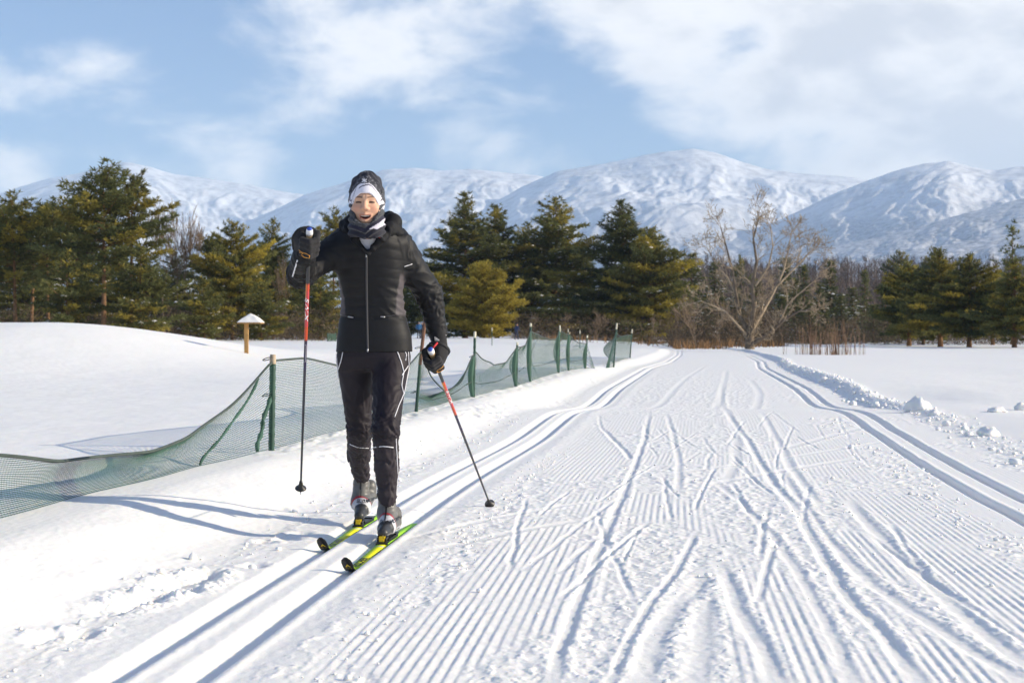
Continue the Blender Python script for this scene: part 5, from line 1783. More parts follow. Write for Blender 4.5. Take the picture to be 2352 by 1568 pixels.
ov, of = nets(f_hood, (-.90, 7.74, 1.30), (-.46, 8.10, 1.60), 0.0055)
_, on_ = dgrad(f_hood, ov)
ov = ov + on_ * (0.006 * (1 - 2 * np.abs(perlin(ov[:, 0] * 22 + ov[:, 2] * 14, ov[:, 1] * 22 - ov[:, 2] * 10, 4))))[:, None]
hood = link('hood', mesh_np('hood', ov, of), jacket, M_HOOD)
q = on_surf([(XC + .052, 7.75, 1.43), (XC + .060, 7.75, 1.447), (XC + .068, 7.76, 1.462)], f_hood, 0.0035); strip('red_tab', q, 0.006, M_RED, hood)

# ---- neck warmer
def f_gaiter(p):
    tabg = [(1.425, HX0, HY0 + .035, .086, .098), (1.46, HX0, HY0 + .022, .089, .104), (1.50, HX0, HY0 + .004, .085, .106), (1.55, HX0, HY0 + .004, .081, .103), (1.66, HX0, HY0 + .012, .082, .100)]
    d = loft(p, tabg, 2.2)
    a = np.abs(np.arctan2(np.abs(p[:, 0] - HX0), -(p[:, 1] - HY0)))
    zg = np.interp(a, [0, .25, .45, .72, .95, 1.25], [1.484, 1.488, 1.502, 1.545, 1.596, 1.650])
    return smax(d, p[:, 2] - zg, 0.008)


gv_, gf_ = nets(f_gaiter, (HX0 - .11, HY0 - .12, 1.42), (HX0 + .11, HY0 + .15, 1.67), 0.0035)
_, gn_ = dgrad(f_gaiter, gv_)
a = np.arctan2(gv_[:, 0] - HX0, -(gv_[:, 1] - HY0)); z = gv_[:, 2]
zl = z - 0.05 * np.abs(np.sin(a)) - 0.02 * np.sin(a)
gv_ = gv_ + gn_ * (0.0045 * np.sin((zl - 1.44) * 190 + 0.8 * np.sin(a * 2)))[:, None]
gc = np.tile([0.055, 0.06, 0.07], (len(gv_), 1)) * (1 + 1.3 * np.clip(perlin(a * 16, z * 200, 6), -.5, 1))[:, None]
gc[(zl > 1.445) & (zl < 1.463)] = (0.015, 0.015, 0.035)
gc[(zl < 1.436)] = (0.016, 0.017, 0.03)
gc[(a > 0.22) & (zl < 1.447) & (zl > 1.447 - 0.030 * np.clip((a - 0.22) / 0.5, 0, 1))] = (0.62, 0.60, 0.70)
link('neck_warmer', mesh_np('neck_warmer', gv_, gf_, cols=gc), skier, M_KNIT)

# ---- hat
def f_hat(p):
    q = p - np.array([HX0, HY0, 0], np.float32)
    d = ell(q, (0.0, 0.012, 1.606), (0.0865, 0.109, 0.122))
    d = smin(d, ell(q, (0.0, 0.005, 1.680), (0.066, 0.078, 0.052)), 0.03)
    d = smin(d, ell(q, (0.006, 0.0, 1.722), (0.030, 0.045, 0.012)), 0.025)
    a = np.abs(np.arctan2(np.abs(q[:, 0]), -q[:, 1]))
    zb = 1.630 - 0.092 * sstep(0.15, 1.35, a) - 0.02 * sstep(1.4, 2.6, a)
    return smax(d, zb - p[:, 2], 0.006)


tv_, tf_ = nets(f_hat, (HX0 - .11, HY0 - .13, 1.50), (HX0 + .11, HY0 + .15, 1.76), 0.0026)
_, tn_ = dgrad(f_hat, tv_)
q = tv_ - np.array([HX0, HY0, 0]); a = np.arctan2(q[:, 0], -q[:, 1]); aa_ = np.abs(a)
zb = 1.630 - 0.092 * sstep(0.15, 1.35, aa_) - 0.02 * sstep(1.4, 2.6, aa_)
rel = q[:, 2] - zb
tv_ = tv_ + tn_ * (0.0025 * np.sin(rel * 120) * (rel > 0.05) + 0.004 * perlin(a * 3, q[:, 2] * 22, 6) * sstep(0.05, 0.09, rel))[:, None]
bandtop = 0.052 - 0.006 * np.cos(a * 3)
band = rel < bandtop
fl = perlin(a * 22, q[:, 2] * 190, 3) + 0.6 * perlin(a * 9, q[:, 2] * 70, 5)
hc = np.tile([0.022, 0.024, 0.036], (len(tv_), 1))
sp = np.clip(fl - 0.10 - 0.5 * (rel - 0.06) / 0.06, 0, 1)[:, None]
hc = hc * (1 - sp) + np.array([0.55, 0.56, 0.62]) * sp
hc[band] = (0.80, 0.79, 0.87)
ln = np.abs(rel - 0.030 - 0.012 * np.sin(a * 2.2 + 0.7) ) < 0.0026
ln2 = np.abs(rel - 0.040 - 0.30 * (np.abs(a + 0.75) - 0.18)) < 0.0030
ln3 = (np.abs(rel - 0.020 - 0.11 * np.abs(a + 0.8)) < 0.0025) & (a < -0.45)
hc[band & (((ln) & (a > -0.35)) | (ln2 & (np.abs(a + 0.75) < 0.35)) | ln3)] = (0.03, 0.03, 0.08)
# snowflake over the forehead
fx_, fz_ = q[:, 0] + 0.004, q[:, 2] - 1.690
fk = np.zeros(len(tv_), bool)
for th in (0, 1.047, 2.094):
    c_, s_ = math.cos(th + math.pi / 2), math.sin(th + math.pi / 2)
    along = fx_ * c_ + fz_ * s_; off_ = -fx_ * s_ + fz_ * c_
    fk |= (np.abs(off_) < 0.0018) & (np.abs(along) < 0.013)
hc[fk & (q[:, 1] < 0)] = (0.75, 0.76, 0.82)
link('hat', mesh_np('hat', tv_, tf_, cols=hc), skier, M_KNIT)

# ---- trousers
PEL = [(0.80, -.672, 8.02, .150, .105), (0.86, -.673, 8.02, .172, .122), (0.95, -.674, 8.02, .170, .122)]


def f_trousers(p):
    dA_ = chain(p, (HIP_A, KNEE_A, CALF_A, ANK_A), (.088, .058, .053, .038), 0.02)
    dB_ = chain(p, (HIP_B, KNEE_B, CALF_B, ANK_B), (.089, .060, .054, .039), 0.02)
    d = smin(dA_, dB_, 0.012)
    d = smin(d, loft(p, PEL, 2.3), 0.03)
    return d


rv, rf = nets(f_trousers, (-.92, 7.60, 0.09), (-.46, 8.56, 0.97), 0.0065)
_, rn = dgrad(f_trousers, rv)
disp = np.zeros(len(rv))
p32 = rv.astype(np.float32)
isA = cone(p32, HIP_A, KNEE_A, .08, .06); isA = np.minimum(isA, chain(p32, (KNEE_A, CALF_A, ANK_A), (.06, .06, .05)))
isB = cone(p32, HIP_B, KNEE_B, .08, .06); isB = np.minimum(isB, chain(p32, (KNEE_B, CALF_B, ANK_B), (.06, .06, .05)))
A_ = isA < isB
for leg, (h_, k_, c_, n_), s0 in ((A_, (HIP_A, KNEE_A, CALF_A, ANK_A), 3), (~A_, (HIP_B, KNEE_B, CALF_B, ANK_B), 5)):
    tz = rv[:, 2]
    up_ = sstep(k_[2] - .03, k_[2] + .10, tz)
    disp += leg * up_ * fold(rv, h_, k_, 11, s0, 0.0050) * (1 - 0.6 * sstep(k_[2] + .15, k_[2] + .3, tz))
    kn = np.exp(-((tz - k_[2]) / 0.075) ** 2)
    disp += leg * kn * fold(rv, h_, k_, 30, s0 + 1, 0.008)
    disp += leg * (1 - up_) * fold(rv, k_, n_, 24, s0 + 2, 0.0065)
    disp += leg * np.exp(-((tz - n_[2] - 0.02) / 0.018) ** 2) * 0.004
rv2 = rv + rn * disp[:, None]
rc = np.tile([0.020, 0.016, 0.021], (len(rv), 1)) * (1 + 0.15 * fbm(rv[:, 0] * 25, rv[:, 2] * 25, 3, 9))[:, None]
low = sstep(0.50, 0.40, rv[:, 2])[:, None]
rc = rc * (1 - low) + np.array([0.034, 0.028, 0.034]) * low
trousers = link('trousers', mesh_np('trousers', rv2, rf, cols=rc), skier, M_TROUSER)
for uv in ([(936, 800), (938, 850), (932, 890), (915, 930), (905, 958)], [(908, 1000), (909, 1030), (912, 1080), (911, 1130), (905, 1160)],
           [(912, 808), (920, 830), (926, 855), (921, 885), (926, 905)], [(928, 803), (932, 815), (930, 828)], [(936, 840), (928, 852), (922, 862)],
           [(774, 805), (777, 850), (781, 880)], [(789, 808), (784, 830), (776, 855)], [(848, 1033), (860, 1027), (880, 1024), (902, 1027)],
           [(805, 1019), (820, 1025), (845, 1028)], [(804, 1060), (806, 1075), (803, 1090)]):
    q = pixline(uv, f_trousers, 22, 0.0035)
    if len(q) > 2:
        strip('piping', q, 0.0026, M_PIPE, trousers)

# ---- boots
def boot(nm, ankle, cuff, toe, heel, roll, label):
    ankle, cuff, toe, heel = (np.asarray(q, float) for q in (ankle, cuff, toe, heel))
    ball = heel + (toe - heel) * 0.68
    upv = np.array([0, 0, 1.0])

    def fb(p):
        d = chain(p, (cuff, ankle), (.042, .044), .02)
        d = smin(d, cone(p, ankle + [0, -.01, -.015], ball + upv * .030, .043, .033), .03)
        d = smin(d, cone(p, ball + upv * .030, toe + upv * .022, .035, .026), .02)
        d = smin(d, cone(p, heel + upv * .035, heel + upv * .075, .036, .040), .03)
        d = smin(d, cone(p, heel + upv * .030, ball + upv * .028, .036, .037), .02)
        # flat sole
        n_ = np.cross(np.array([1.0, 0, 0]), toe - heel); n_ /= np.linalg.norm(n_)
        if n_[2] < 0: n_ = -n_
        return smax(d, -((p - heel.astype(np.float32)) @ n_.astype(np.float32)), 0.006)
    lo = np.minimum.reduce([cuff, toe, heel, ankle]) - .07; hi = np.maximum.reduce([cuff, toe, heel, ankle]) + .07
    v, f = nets(fb, lo, hi, 0.0042)
    _, n = dgrad(fb, v)
    L = np.linalg.norm(toe - heel); t = ((v - heel) @ (toe - heel)) / L ** 2
    hgt = v[:, 2] - (heel[2] + t * (toe[2] - heel[2]))
    c = np.tile([0.125, 0.122, 0.115], (len(v), 1)) * (1 + 0.35 * fbm(v[:, 0] * 30, v[:, 2] * 30, 3, 7))[:, None]
    c[(hgt < 0.022)] = (0.42, 0.42, 0.44)
    c[(hgt < 0.010)] = (0.02, 0.02, 0.022)
    c[(t > 0.74) & (hgt > 0.012)] = (0.03, 0.031, 0.034)
    bandm = (t > 0.50) & (t < 0.74) & (hgt > 0.02) & (hgt < 0.086)
    c[bandm] = (0.55, 0.55, 0.57)
    c[(t > 0.46) & (t < 0.50) & (hgt > 0.03) & (hgt < 0.1)] = (0.35, 0.02, 0.03)
    ctr = np.abs(v[:, 0] - np.interp(v[:, 2], [toe[2], cuff[2]], [toe[0], cuff[0]]))
    c[(ctr < 0.0035) & (v[:, 1] < ankle[1]) & (hgt > 0.07)] = (0.008, 0.008, 0.009)
    v = v + n * (0.003 * fbm(v[:, 0] * 20, v[:, 2] * 40, 2, 9))[:, None]
    o = link(nm, mesh_np(nm, v, f, cols=c), skier, M_BOOT)
    return o, fb


SKI_Z = -0.028


def groove(Y, side):
    return np.array([float(track_mid(np.array([Y]))[0]) + 0.12 * side, Y])


# boots stand on the binding, which stands on the ski
TOE_B = np.array([*groove(7.60, 1), 0.026]); HEEL_B = np.array([*groove(7.885, 1), 0.030])
TOE_A = np.array([*groove(8.29, -1), 0.026]); HEEL_A = np.array([*groove(8.555, -1), 0.098])
bootB, fbB = boot('boot', P(889, 1176, 7.82), P(889, 1140, 7.83), TOE_B, HEEL_B, 0, '')
bootA, fbA = boot('boot', P(827, 1150, 8.46), P(830, 1108, 8.47), TOE_A, HEEL_A, 0, '')


# ------------------------------------------------------------------ lettering
def text_mesh(s, size, shear=0.0, bold=0.0):
    cu = bpy.data.curves.new('lettering', 'FONT')
    cu.body = s; cu.size = size; cu.shear = shear; cu.offset = bold; cu.resolution_u = 3
    cu.align_x = 'CENTER'; cu.align_y = 'CENTER'
    ob = bpy.data.objects.new('lettering', cu); COL.objects.link(ob)
    dg = bpy.context.evaluated_depsgraph_get()
    me = bpy.data.meshes.new_from_object(ob.evaluated_get(dg))
    bpy.data.objects.remove(ob)
    v = np.array([q.co[:] for q in me.vertices]); f = [tuple(p.vertices) for p in me.polygons]
    bpy.data.meshes.remove(me)
    return v, f


def put_text(name, v, f, fn, m, parent):
    me = bpy.data.meshes.new(name); me.from_pydata([tuple(fn(q)) for q in v], [], f); me.update()
    return link(name, me, parent, m)


# boot brand on the pale band
for b_, fb, toe, heel in ((bootB, fbB, TOE_B, HEEL_B), (bootA, fbA, TOE_A, HEEL_A)):
    tv, tf2 = text_mesh('SALOMON', 0.020, 0.1, 0.0004)
    c0 = heel + (toe - heel) * 0.60
    pts = np.stack([c0[0] + 0.012 + tv[:, 0] * 0.95, np.full(len(tv), c0[1] - 0.11), c0[2] + 0.062 + tv[:, 1]], 1)
    for i in range(30):
        d, g = dgrad(fb, pts); pts[:, 1] += np.clip(d - 0.0015, -.01, .02) * 0.8
    me = bpy.data.meshes.new('lettering'); me.from_pydata([tuple(q) for q in pts], [], tf2); link('lettering', me, b_, M_BLACKP)

# ------------------------------------------------------------------ skis
M_SKI = mat('ski_top', attr=True, rough=0.5, spec=0.25)


def ski(toeY, tipY, tailY, side, label):
    tip2 = groove(tipY, side); tail2 = groove(tailY, side)
    d = (tip2 - tail2); L = np.linalg.norm(d); d /= L
    nrm = np.array([-d[1], d[0]])          # across
    root = empty('ski', (*groove(toeY, side), SKI_Z), label, 'ski', 'skis of the skier')
    n = 130
    t = np.linspace(0, 1, n)
    dist = t * L                              # from the tail
    lift = 0.078 * np.clip((dist - (L - 0.20)) / 0.20, 0, 1) ** 2.1
    back = 0.0
    w = np.full(n, 0.0225)
    w = np.where(dist > L - 0.03, 0.0225 * np.sqrt(np.clip(1 - ((dist - (L - 0.03)) / 0.0315) ** 2, 0.03, 1)), w)
    w = np.where(dist < 0.03, 0.0225 * (0.75 + 0.25 * dist / 0.03), w)
    th = np.interp(dist, [0, 0.25, L * 0.45, L * 0.55, L - 0.30, L - 0.15, L], [0.008, 0.016, 0.027, 0.027, 0.015, 0.008, 0.0045])
    V = []; C = []
    GREEN = np.array([0.45, 0.90, 0.015]); YEL = np.array([0.90, 0.90, 0.01]); BLK = np.array([0.014, 0.014, 0.016])
    dtoe = L * 0 + np.linalg.norm(groove(toeY, side) - tail2)
    for i in range(n):
        c = tail2 + d * dist[i]; z0 = SKI_Z + lift[i] + 0.001; z1 = z0 + th[i]
        # eight points round: base, lower edges, side walls, upper bevel and top
        prof = [(-1, z0), (1, z0), (1.0, z0 + 0.55 * th[i]), (0.86, z1), (0.05, z1 + .0005), (-0.86, z1), (-1.0, z0 + .55 * th[i])]
        for k, (q, zz) in enumerate(prof):
            # across: +nrm points to the left of travel; side wall towards +X is q=-1
            xy = c + nrm * q * w[i]
            V.append((xy[0], xy[1], zz))
            s_ = dist[i] - dtoe                # ahead of the toe
            if k < 2:
                col = BLK
            elif dist[i] > L - 0.07:
                col = BLK
            else:
                col = GREEN
                if 0.03 < s_ < 0.62 and k in (2, 3, 4) and q > -0.2:
                    col = YEL
                if s_ > 0.62:
                    col = YEL * 0.35 + GREEN * 0.65
                if s_ < -0.55:
                    col = GREEN * np.array([0.8, 0.95, 1.0])
                if k == 2 and 0.18 < s_ < 0.40:
                    col = BLK
                if 0.10 < s_ < 0.135 and k in (3, 4):
                    col = np.array([0.55, 0.55, 0.55])
            C.append(col)
    m = 7
    F = []
    for i in range(n - 1):
        for k in range(m):
            k2 = (k + 1) % m
            F.append((i * m + k, (i + 1) * m + k, (i + 1) * m + k2, i * m + k2))
    F = np.array(F)
    V = np.array(V); V0 = len(V)
    me = mesh_np('board', V, F, smooth=False, cols=np.array(C))
    sk = link('board', me, root, M_SKI)
    mb = MB(); mb.add([tuple(V[k]) for k in range(m)], [tuple(range(m))]); mb.build('tail_cap', M_BLACKP, sk, smooth=False)
    mb = MB(); mb.add([tuple(V[V0 - m + k]) for k in range(m)], [tuple(range(m))[::-1]]); mb.build('tip_cap', M_BLACKP, sk, smooth=False)

    def top_at(s, q):
        c = tail2 + d * s + nrm * q
        return (c[0], c[1], SKI_Z + 0.001 + np.interp(s, dist, lift) + np.interp(s, dist, th) + 0.0012)
    # maker's name, read from the tip end, and again behind the boot
    for s0, size in ((L - 0.34, 0.066), (dtoe - 0.0, 0.0)):
        if not size:
            continue
        tv, tf2 = text_mesh('FISCHER', size, 0.0, 0.0018)
        put_text('lettering', tv, tf2, lambda q: top_at(s0 - q[0] * 0.95, -q[1] * 0.70), M_BLACKP, root)
    tv, tf2 = text_mesh('SPEEDMAX', 0.022, 0.2, 0.0006) if False else (None, None)
    for (s0, s1, q0, q1) in ((dtoe - .16, dtoe - .06, -.019, -.008), (dtoe - .17, dtoe - .10, -.006, .004)):
        mb = MB()
        for k in range(4):
            a0 = s0 + (s1 - s0) * k / 4; a1 = a0 + (s1 - s0) / 4 * 0.62
            mb.add([top_at(a0, q0), top_at(a1, q0), top_at(a1 + .01, q1), top_at(a0 + .01, q1)], [(0, 1, 2, 3)])
        mb.build('graphic', M_BLACKP, root, smooth=False)
    # pale mark and emblem on the upturned black base at the tip
    def base_at(s, q):
        c = tail2 + d * s + nrm * q
        i = np.interp(s, dist, np.arange(n)); sl = (np.interp(s + .01, dist, lift) - np.interp(s - .01, dist, lift)) / .02
        nn = np.array([sl, -1.0]) / math.hypot(sl, 1)
        return (c[0] + d[0] * nn[0] * .0012, c[1] + d[1] * nn[0] * .0012, SKI_Z + 0.001 + np.interp(s, dist, lift) + nn[1] * .0012)
    em = MB()
    e0 = L - 0.065
    em.add([base_at(e0, -.013), base_at(e0, -.005), base_at(e0 + .012, .0), base_at(e0 + .026, .0)], [(0, 1, 2, 3)])
    em.add([base_at(e0, .013), base_at(e0 + .026, .0), base_at(e0 + .012, .0), base_at(e0, .005)], [(0, 1, 2, 3)])
    em.build('emblem', M_YELLOWP, root, smooth=False)
    tv, tf2 = text_mesh('FISCHER', 0.008, 0, 0.0002)
    put_text('lettering', tv, tf2, lambda q: base_at(e0 - 0.014 + q[1], q[0] * 0.85), M_YELLOWP, root)
    # binding
    zt = SKI_Z + 0.001 + 0.027
    b = MB()
    fw = dtoe
    def bx(s0, s1, hw, z0, z1):
        p = [tail2 + d * s + nrm * q for s, q in ((s0, -hw), (s1, -hw), (s1, hw), (s0, hw))]
        vs = [(*q, z0) for q in p] + [(*q, z1) for q in p]
        b.add(vs, [(0, 3, 2, 1), (4, 5, 6, 7), (0, 1, 5, 4), (1, 2, 6, 5), (2, 3, 7, 6), (3, 0, 4, 7)])
    bx(fw - .30, fw + .055, .020, zt - .004, zt + .012)
    bx(fw - .30, fw - .22, .024, zt + .012, zt + .018)
    bx(fw + .02, fw + .06, .026, zt - .002, zt + .008)
    bo = b.build('binding_plate', M_BLACKP, root, smooth=False)
    b = MB()
    bx(fw + .006, fw + .042, .0135, zt + .012, zt + .034)
    bx(fw + .040, fw + .052, .010, zt + .010, zt + .022)
    b.build('binding_lever', M_YELLOWP, root, smooth=False)
    b = MB()
    for q in (-.023, .023):
        c0 = tail2 + d * (fw - .02) + nrm * q; c1 = tail2 + d * (fw + .045) + nrm * q * .8
        b.tube([(*c0, zt + .012), (*((c0 + c1) / 2), zt + .034), (*c1, zt + .016)], .005, 6)
    b.build('binding_jaw', M_BLACKP, root)
    return root


ski(7.60, 6.70, 8.56, 1, 'yellow green ski under the boot that is in front')
ski(8.29, 7.36, 9.22, -1, 'yellow green ski under the boot that trails behind')

# ------------------------------------------------------------------ poles
M_SHAFT = mat('pole_shaft', attr=True, rough=0.3, spec=0.5)
M_CORK = mat('pole_cork', (0.62, 0.42, 0.22), rough=0.8, noise=0.25, nscale=120)
M_BLUE = mat('blue_cap', (0.02, 0.07, 0.42), rough=0.35)
M_STRAP = mat('strap_webbing', (0.012, 0.012, 0.014), rough=0.7)


def pole(top, tip, label, facing):
    top = Vector(top); tip = Vector(tip)
    d = (tip - top); L = d.length; d.normalize()
    root = empty('ski_pole', tuple(tip), label, 'ski pole', 'poles of the skier')
    fx = Vector(facing) - d * Vector(facing).dot(d); fx.normalize(); fy = d.cross(fx)

    def at(s, a, r):
        return top + d * s + (fx * math.cos(a) + fy * math.sin(a)) * r
    # shaft
    ss = list(np.linspace(0.02, L - 0.02, 120))
    rad = lambda s: float(np.interp(s, [0, 0.35, 0.6, L], [0.0085, 0.0085, 0.0075, 0.0048]))
    n = 16; V = []; C = []
    for s in ss:
        for k in range(n):
            a = 2 * math.pi * k / n
            V.append(at(s, a, rad(s)))
            if s < 0.27: c = (0.035, 0.036, 0.04)
            elif s < 0.58:
                c = (0.62, 0.085, 0.03) if not (0.31 < s < 0.50) else (0.60, 0.07, 0.08)
                if s < 0.34 and abs(a - 1.2) < 0.5: c = (0.80, 0.30, 0.03)
            elif s < 0.588: c = (0.03, 0.03, 0.05)
            elif s < 0.592: c = (0.6, 0.6, 0.65)
            elif s < 0.75: c = (0.035, 0.03, 0.075)
            else: c = (0.045, 0.045, 0.055)
            C.append(c)
    F = [(i * n + k, i * n + (k + 1) % n, (i + 1) * n + (k + 1) % n, (i + 1) * n + k) for i in range(len(ss) - 1) for k in range(n)]
    link('shaft', mesh_np('shaft', np.array([tuple(q) for q in V]), np.array(F)[:, ::-1], cols=np.array(C)), root, M_SHAFT)
    tv, tf2 = text_mesh('SWIX', 0.021, 0.25, 0.0006)
    tv[:, 0] *= 2.35
    put_text('lettering', tv, tf2, lambda q: at(0.405 + q[0], -q[1] / 0.0088, 0.0092), M_WHITE, root)
    # thin white frame printed below the colour band
    mb = MB()
    for a in (-0.5,):
        mb.tube([at(s, a, rad(s) + .0003) for s in np.linspace(0.605, 0.70, 8)], 0.0007, 4)
    mb.tube([at(0.605, a, rad(.6) + .0003) for a in np.linspace(-.5, .4, 5)], 0.0007, 4)
    mb.tube([at(0.70, a, rad(.7) + .0003) for a in np.linspace(-.5, .4, 5)], 0.0007, 4)
    mb.build('printed_line', M_WHITE, root)
    Mx = Matrix((fx, fy, d)).transposed().to_4x4(); Mx.translation = top
    g = MB(); g.lathe([(0.004, -0.0), (0.013, 0.002), (0.0155, 0.012), (0.0145, 0.03), (0.0125, 0.06), (0.0135, 0.10), (0.0115, 0.14), (0.009, 0.15)], 16, M=Mx)
    gr = g.build('grip', M_CORK, root)
    g = MB(); g.lathe([(0.002, -0.022), (0.010, -0.020), (0.0155, -0.010), (0.0165, 0.004), (0.0158, 0.014)], 16, M=Mx); g.build('grip_cap', M_WHITE, root)
    g = MB(); g.lathe([(0.001, -0.0245), (0.006, -0.0238), (0.011, -0.019), (0.0135, -0.0155), (0.012, -0.012)], 16, M=Mx); g.build('cap_badge', M_BLUE, root)
    # basket
    Mb = Mx.copy(); Mb.translation = top + d * (L - 0.055)
    b = MB(); b.lathe([(0.006, -0.035), (0.0095, -0.02), (0.012, -0.004), (0.027, 0.010), (0.029, 0.014), (0.020, 0.017), (0.008, 0.018)], 18, M=Mb)
    b.build('basket', M_BLACKP, root)
    b = MB(); b.tube([top + d * (L - 0.045), top + d * (L - 0.015), top + d * L], [0.005, 0.0035, 0.001], 8); b.build('tip', M_ZIPPULL, root)
    return root, top, d


poleA, topA, dA3 = pole(P(711, 533, 7.475), P(690, 1136, 8.26), 'ski pole held upright in front of the raised arm, its tip just off the snow', (0, -1, 0))
gB = ground_hit(1128, 1162); gB[2] = float(terrain(np.array([gB[0]]), np.array([gB[1]]))[0]) - 0.01
poleB, topB, dB3 = pole(P(990, 806, 8.0), gB, 'ski pole slanting back from the lowered hand, its tip planted in the groomed snow', (0, -1, .5))


# ------------------------------------------------------------------ gloves closed round the grips
def f_fist(p):
    d = ell(p, (-.029, .016, 0), (.025, .046, .050))
    for i in range(4):
        z = .036 - .0235 * i
        s = (1.0, 1.05, 1.0, 0.88)[i]
        d = smin(d, chain(p, [(-.034, -.026, z), (-.006 * s, -.049 * s, z - .001), (.029 * s, -.030 * s, z - .002), (.032 * s, .000, z), (.014, .014, z)], (.0150, .0145, .0135, .012, .011), .004), .007)
    d = smin(d, chain(p, [(-.022, .046, .030), (.014, .034, .046), (.036, .008, .046), (.034, -.012, .043)], (.019, .0165, .0145, .0125), .01), .008)
    return d


def glove(center, axis_up, wrist, mirror, cuff_to, label, nm='glove'):
    zax = Vector(axis_up).normalized()
    wv = Vector(wrist) - Vector(center)
    yax = (wv - zax * wv.dot(zax)).normalized()
    xax = yax.cross(zax).normalized()
    M = np.array([xax[:], yax[:], zax[:]]).T
    c = np.asarray(center, float)
    SCL = 1.03
    wl = (np.linalg.inv(M) @ (np.asarray(cuff_to, float) - c)) / SCL
    if mirror: wl[0] = -wl[0]

    def fl(p):
        d = f_fist(p)
        d = smin(d, cone(p, (-.026, .045, 0), wl, .036, .040), .025)
        return d
    lo = np.minimum([-.075, -.075, -.07], wl - .055); hi = np.maximum([.07, .08, .075], wl + .055)
    v, f = nets(fl, lo, hi, 0.0032)
    _, n = dgrad(fl, v)
    v2 = v + n * (0.0018 * fbm(v[:, 0] * 40, v[:, 2] * 40 + v[:, 1] * 30, 3, 5))[:, None]
    col = np.tile([0.020, 0.020, 0.022], (len(v), 1)) * (1 + 0.25 * fbm(v[:, 0] * 90, v[:, 2] * 90, 2, 3))[:, None]
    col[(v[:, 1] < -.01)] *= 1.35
    def tow(q):
        q = np.array(q, float) * SCL
        if mirror: q = q * np.array([-1, 1, 1])
        return q @ M.T + c
    if mirror: f = f[:, ::-1]
    o = link(nm, mesh_np(nm, tow(v2), f, cols=col), skier, M_GLOVE)
    return o, fl, tow


cA = np.array(topA + dA3 * 0.062)
gloveA, flA, towA = glove(cA, -dA3, W_A + np.array([-.01, .10, -.03]), False, W_A + (E_A - W_A) * 0.10, '')
cB = np.array(topB + dB3 * 0.068)
gloveB, flB, towB = glove(cB, -dB3, W_B, True, W_B + (E_B - W_B) * 0.16, '')
# orange outline badge on the knuckle side of each glove
def badge(fl, tow, parent, pts):
    q = on_surf(pts, fl, 0.001); strip('badge', [tow(a) for a in q], 0.0018, M_ORANGE, parent)
badge(flA, towA, gloveA, [(-.052, -.030, -.012), (-.045, -.05, -.020), (-.020, -.06, -.018), (-.006, -.07, -.030), (-.008, -.07, -.040), (-.028, -.06, -.044), (-.036, -.06, -.045), (-.046, -.05, -.030), (-.040, -.055, -.026), (-.052, -.030, -.024)])
badge(flB, towB, gloveB, [(-.052, -.030, -.012), (-.045, -.05, -.020), (-.030, -.06, -.018), (-.020, -.06, -.030), (-.028, -.06, -.042), (-.040, -.055, -.044), (-.048, -.045, -.034)])
# straps over the wrists
def strap(fl, tow, parent, yv, lab):
    pts = [(math.cos(a) * .06 - .02, yv, math.sin(a) * .06) for a in np.linspace(0, 6.283, 22)]
    q = on_surf(pts, fl, 0.001); mb = MB(); mb.tube([tow(a) for a in q], 0.009, 6); return mb.build('wrist_strap', M_STRAP, parent)
strap(flA, towA, gloveA, .052, ''); sB = strap(flB, towB, gloveB, .055, '')
q = [hit(1006 + a, 770 + b, lambda p: np.minimum(f_jacket(p), 9)) for a, b in ((-2, 4),)]
mb = MB(); w = np.array(cB + (W_B - cB) * 0.75)
for k in range(4):
    mb.tube([tuple(w + [-.008 + .006 * k, -.052, .016 - .004 * k]), tuple(w + [-.006 + .006 * k, -.054, -.006])], 0.0016, 4)
mb.build('strap_print', M_WHITE, sB)
mb = MB(); mb.tube([tuple(np.array(topB) + [.010, -.004, .016]), tuple(np.array(topB) + [.018, .006, .026]), tuple(np.array(topB) + [.030, .02, .040])], 0.005, 6); mb.build('red_pull', M_RED, sB)


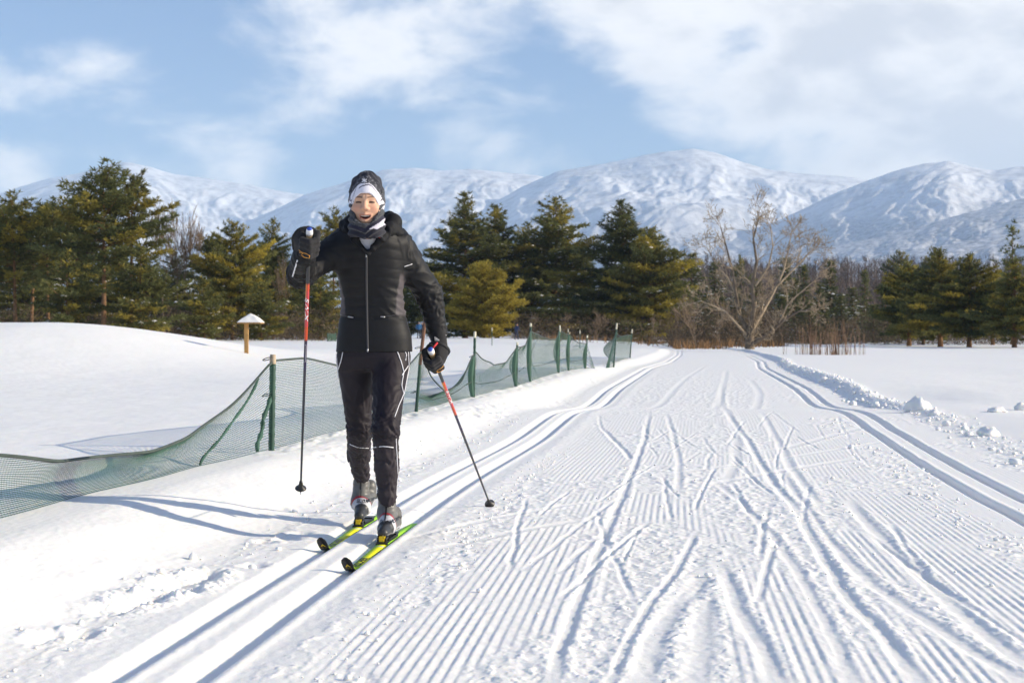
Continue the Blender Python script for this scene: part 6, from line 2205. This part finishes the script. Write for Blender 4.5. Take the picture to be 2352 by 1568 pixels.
# ------------------------------------------------------------------ skiers far off on the trail
def far_person(u, vf, vt, Y, jac, tro, hatc, turn, label, bend=0.0):
    p0 = on_ground(u, Y)
    h = height_for(vt, Y, p0[2]); s = h / 1.74
    root = empty('person', tuple(p0), label, 'person', 'skiers far off on the trail', rotz=turn)
    b = bend

    def body_f(p, g=0.0):
        d = loft(p, [(0.84, 0, 0, .15 + g, .10 + g), (1.0, 0, -b * .2, .15 + g, .10 + g), (1.25, 0, -b * .6, .18 + g, .11 + g), (1.40, 0, -b * .9, .17 + g, .10 + g), (1.46, 0, -b, .08 + g, .08 + g)])
        for sx in (-1, 1):
            d = smin(d, chain(p, [(sx * .19, -b * .85, 1.38), (sx * .27, -b * .5 + .02, 1.13), (sx * .25, -b * .6 - .16, 0.98)], (.055 + g, .045 + g, .036 + g)), .05)
        return d

    def legs_f(p):
        d = None
        for sx, fy in ((-1, -.12), (1, .14)):
            c = chain(p, [(sx * .08, 0, .88), (sx * .09, fy * .7 - .05, .48), (sx * .10, fy, .09), (sx * .10, fy - .14, .05)], (.085, .062, .05, .045))
            d = c if d is None else smin(d, c, .03)
        return smin(d, loft(p, [(.80, 0, 0, .15, .10), (.92, 0, 0, .15, .10)]), .03)

    def head_f(p):
        d = ell(p, (0, -b * 1.1, 1.60), (.08, .10, .12))
        d = smin(d, cone(p, (0, -b, 1.42), (0, -b * 1.1, 1.52), .055, .05), .02)
        d = smin(d, cone(p, (0, -b * 1.1 - .09, 1.60), (0, -b * 1.1 - .115, 1.57), .01, .014), .015)
        for sx in (-1, 1):
            d = smin(d, ell(p, (sx * .25, -b * .6 - .2, .95), (.04, .055, .045)), .02)
        return np.minimum(d, body_f(p, -.02))
    for nm, fn, c, vx in (('body', head_f, (0.45, 0.25, 0.17), .022), ('jacket', body_f, jac, .024), ('trousers', legs_f, tro, .024)):
        v, f = nets(fn, (-.42, -.5, -.04), (.42, .42, 1.76), vx)
        cols = np.tile(np.array(c, float), (len(v), 1))
        if nm == 'body':
            cols[v[:, 2] > 1.60] = hatc; cols[(v[:, 2] < 1.1)] = (0.02, 0.02, 0.02)
        me = mesh_np(nm, v * s, f, cols=cols); me.materials.append(M_KNIT)
        o = bpy.data.objects.new(nm, me); COL.objects.link(o); o.parent = root
    return root


far_person(962, 778, 738, 152, (0.03, 0.14, 0.32), (0.012, 0.013, 0.02), (0.02, 0.03, 0.06), 3.1, 'distant person in blue jacket and black trousers seen from behind')
far_person(970, 777, 739, 156, (0.015, 0.017, 0.025), (0.012, 0.013, 0.02), (0.015, 0.015, 0.02), 2.9, 'distant person in black half hidden by the one in the blue jacket')
far_person(1186, 786, 742, 140, (0.03, 0.045, 0.11), (0.03, 0.04, 0.075), (0.012, 0.015, 0.03), 2.5, 'distant person in dark navy clothes beside the small golden pine', 0.12)
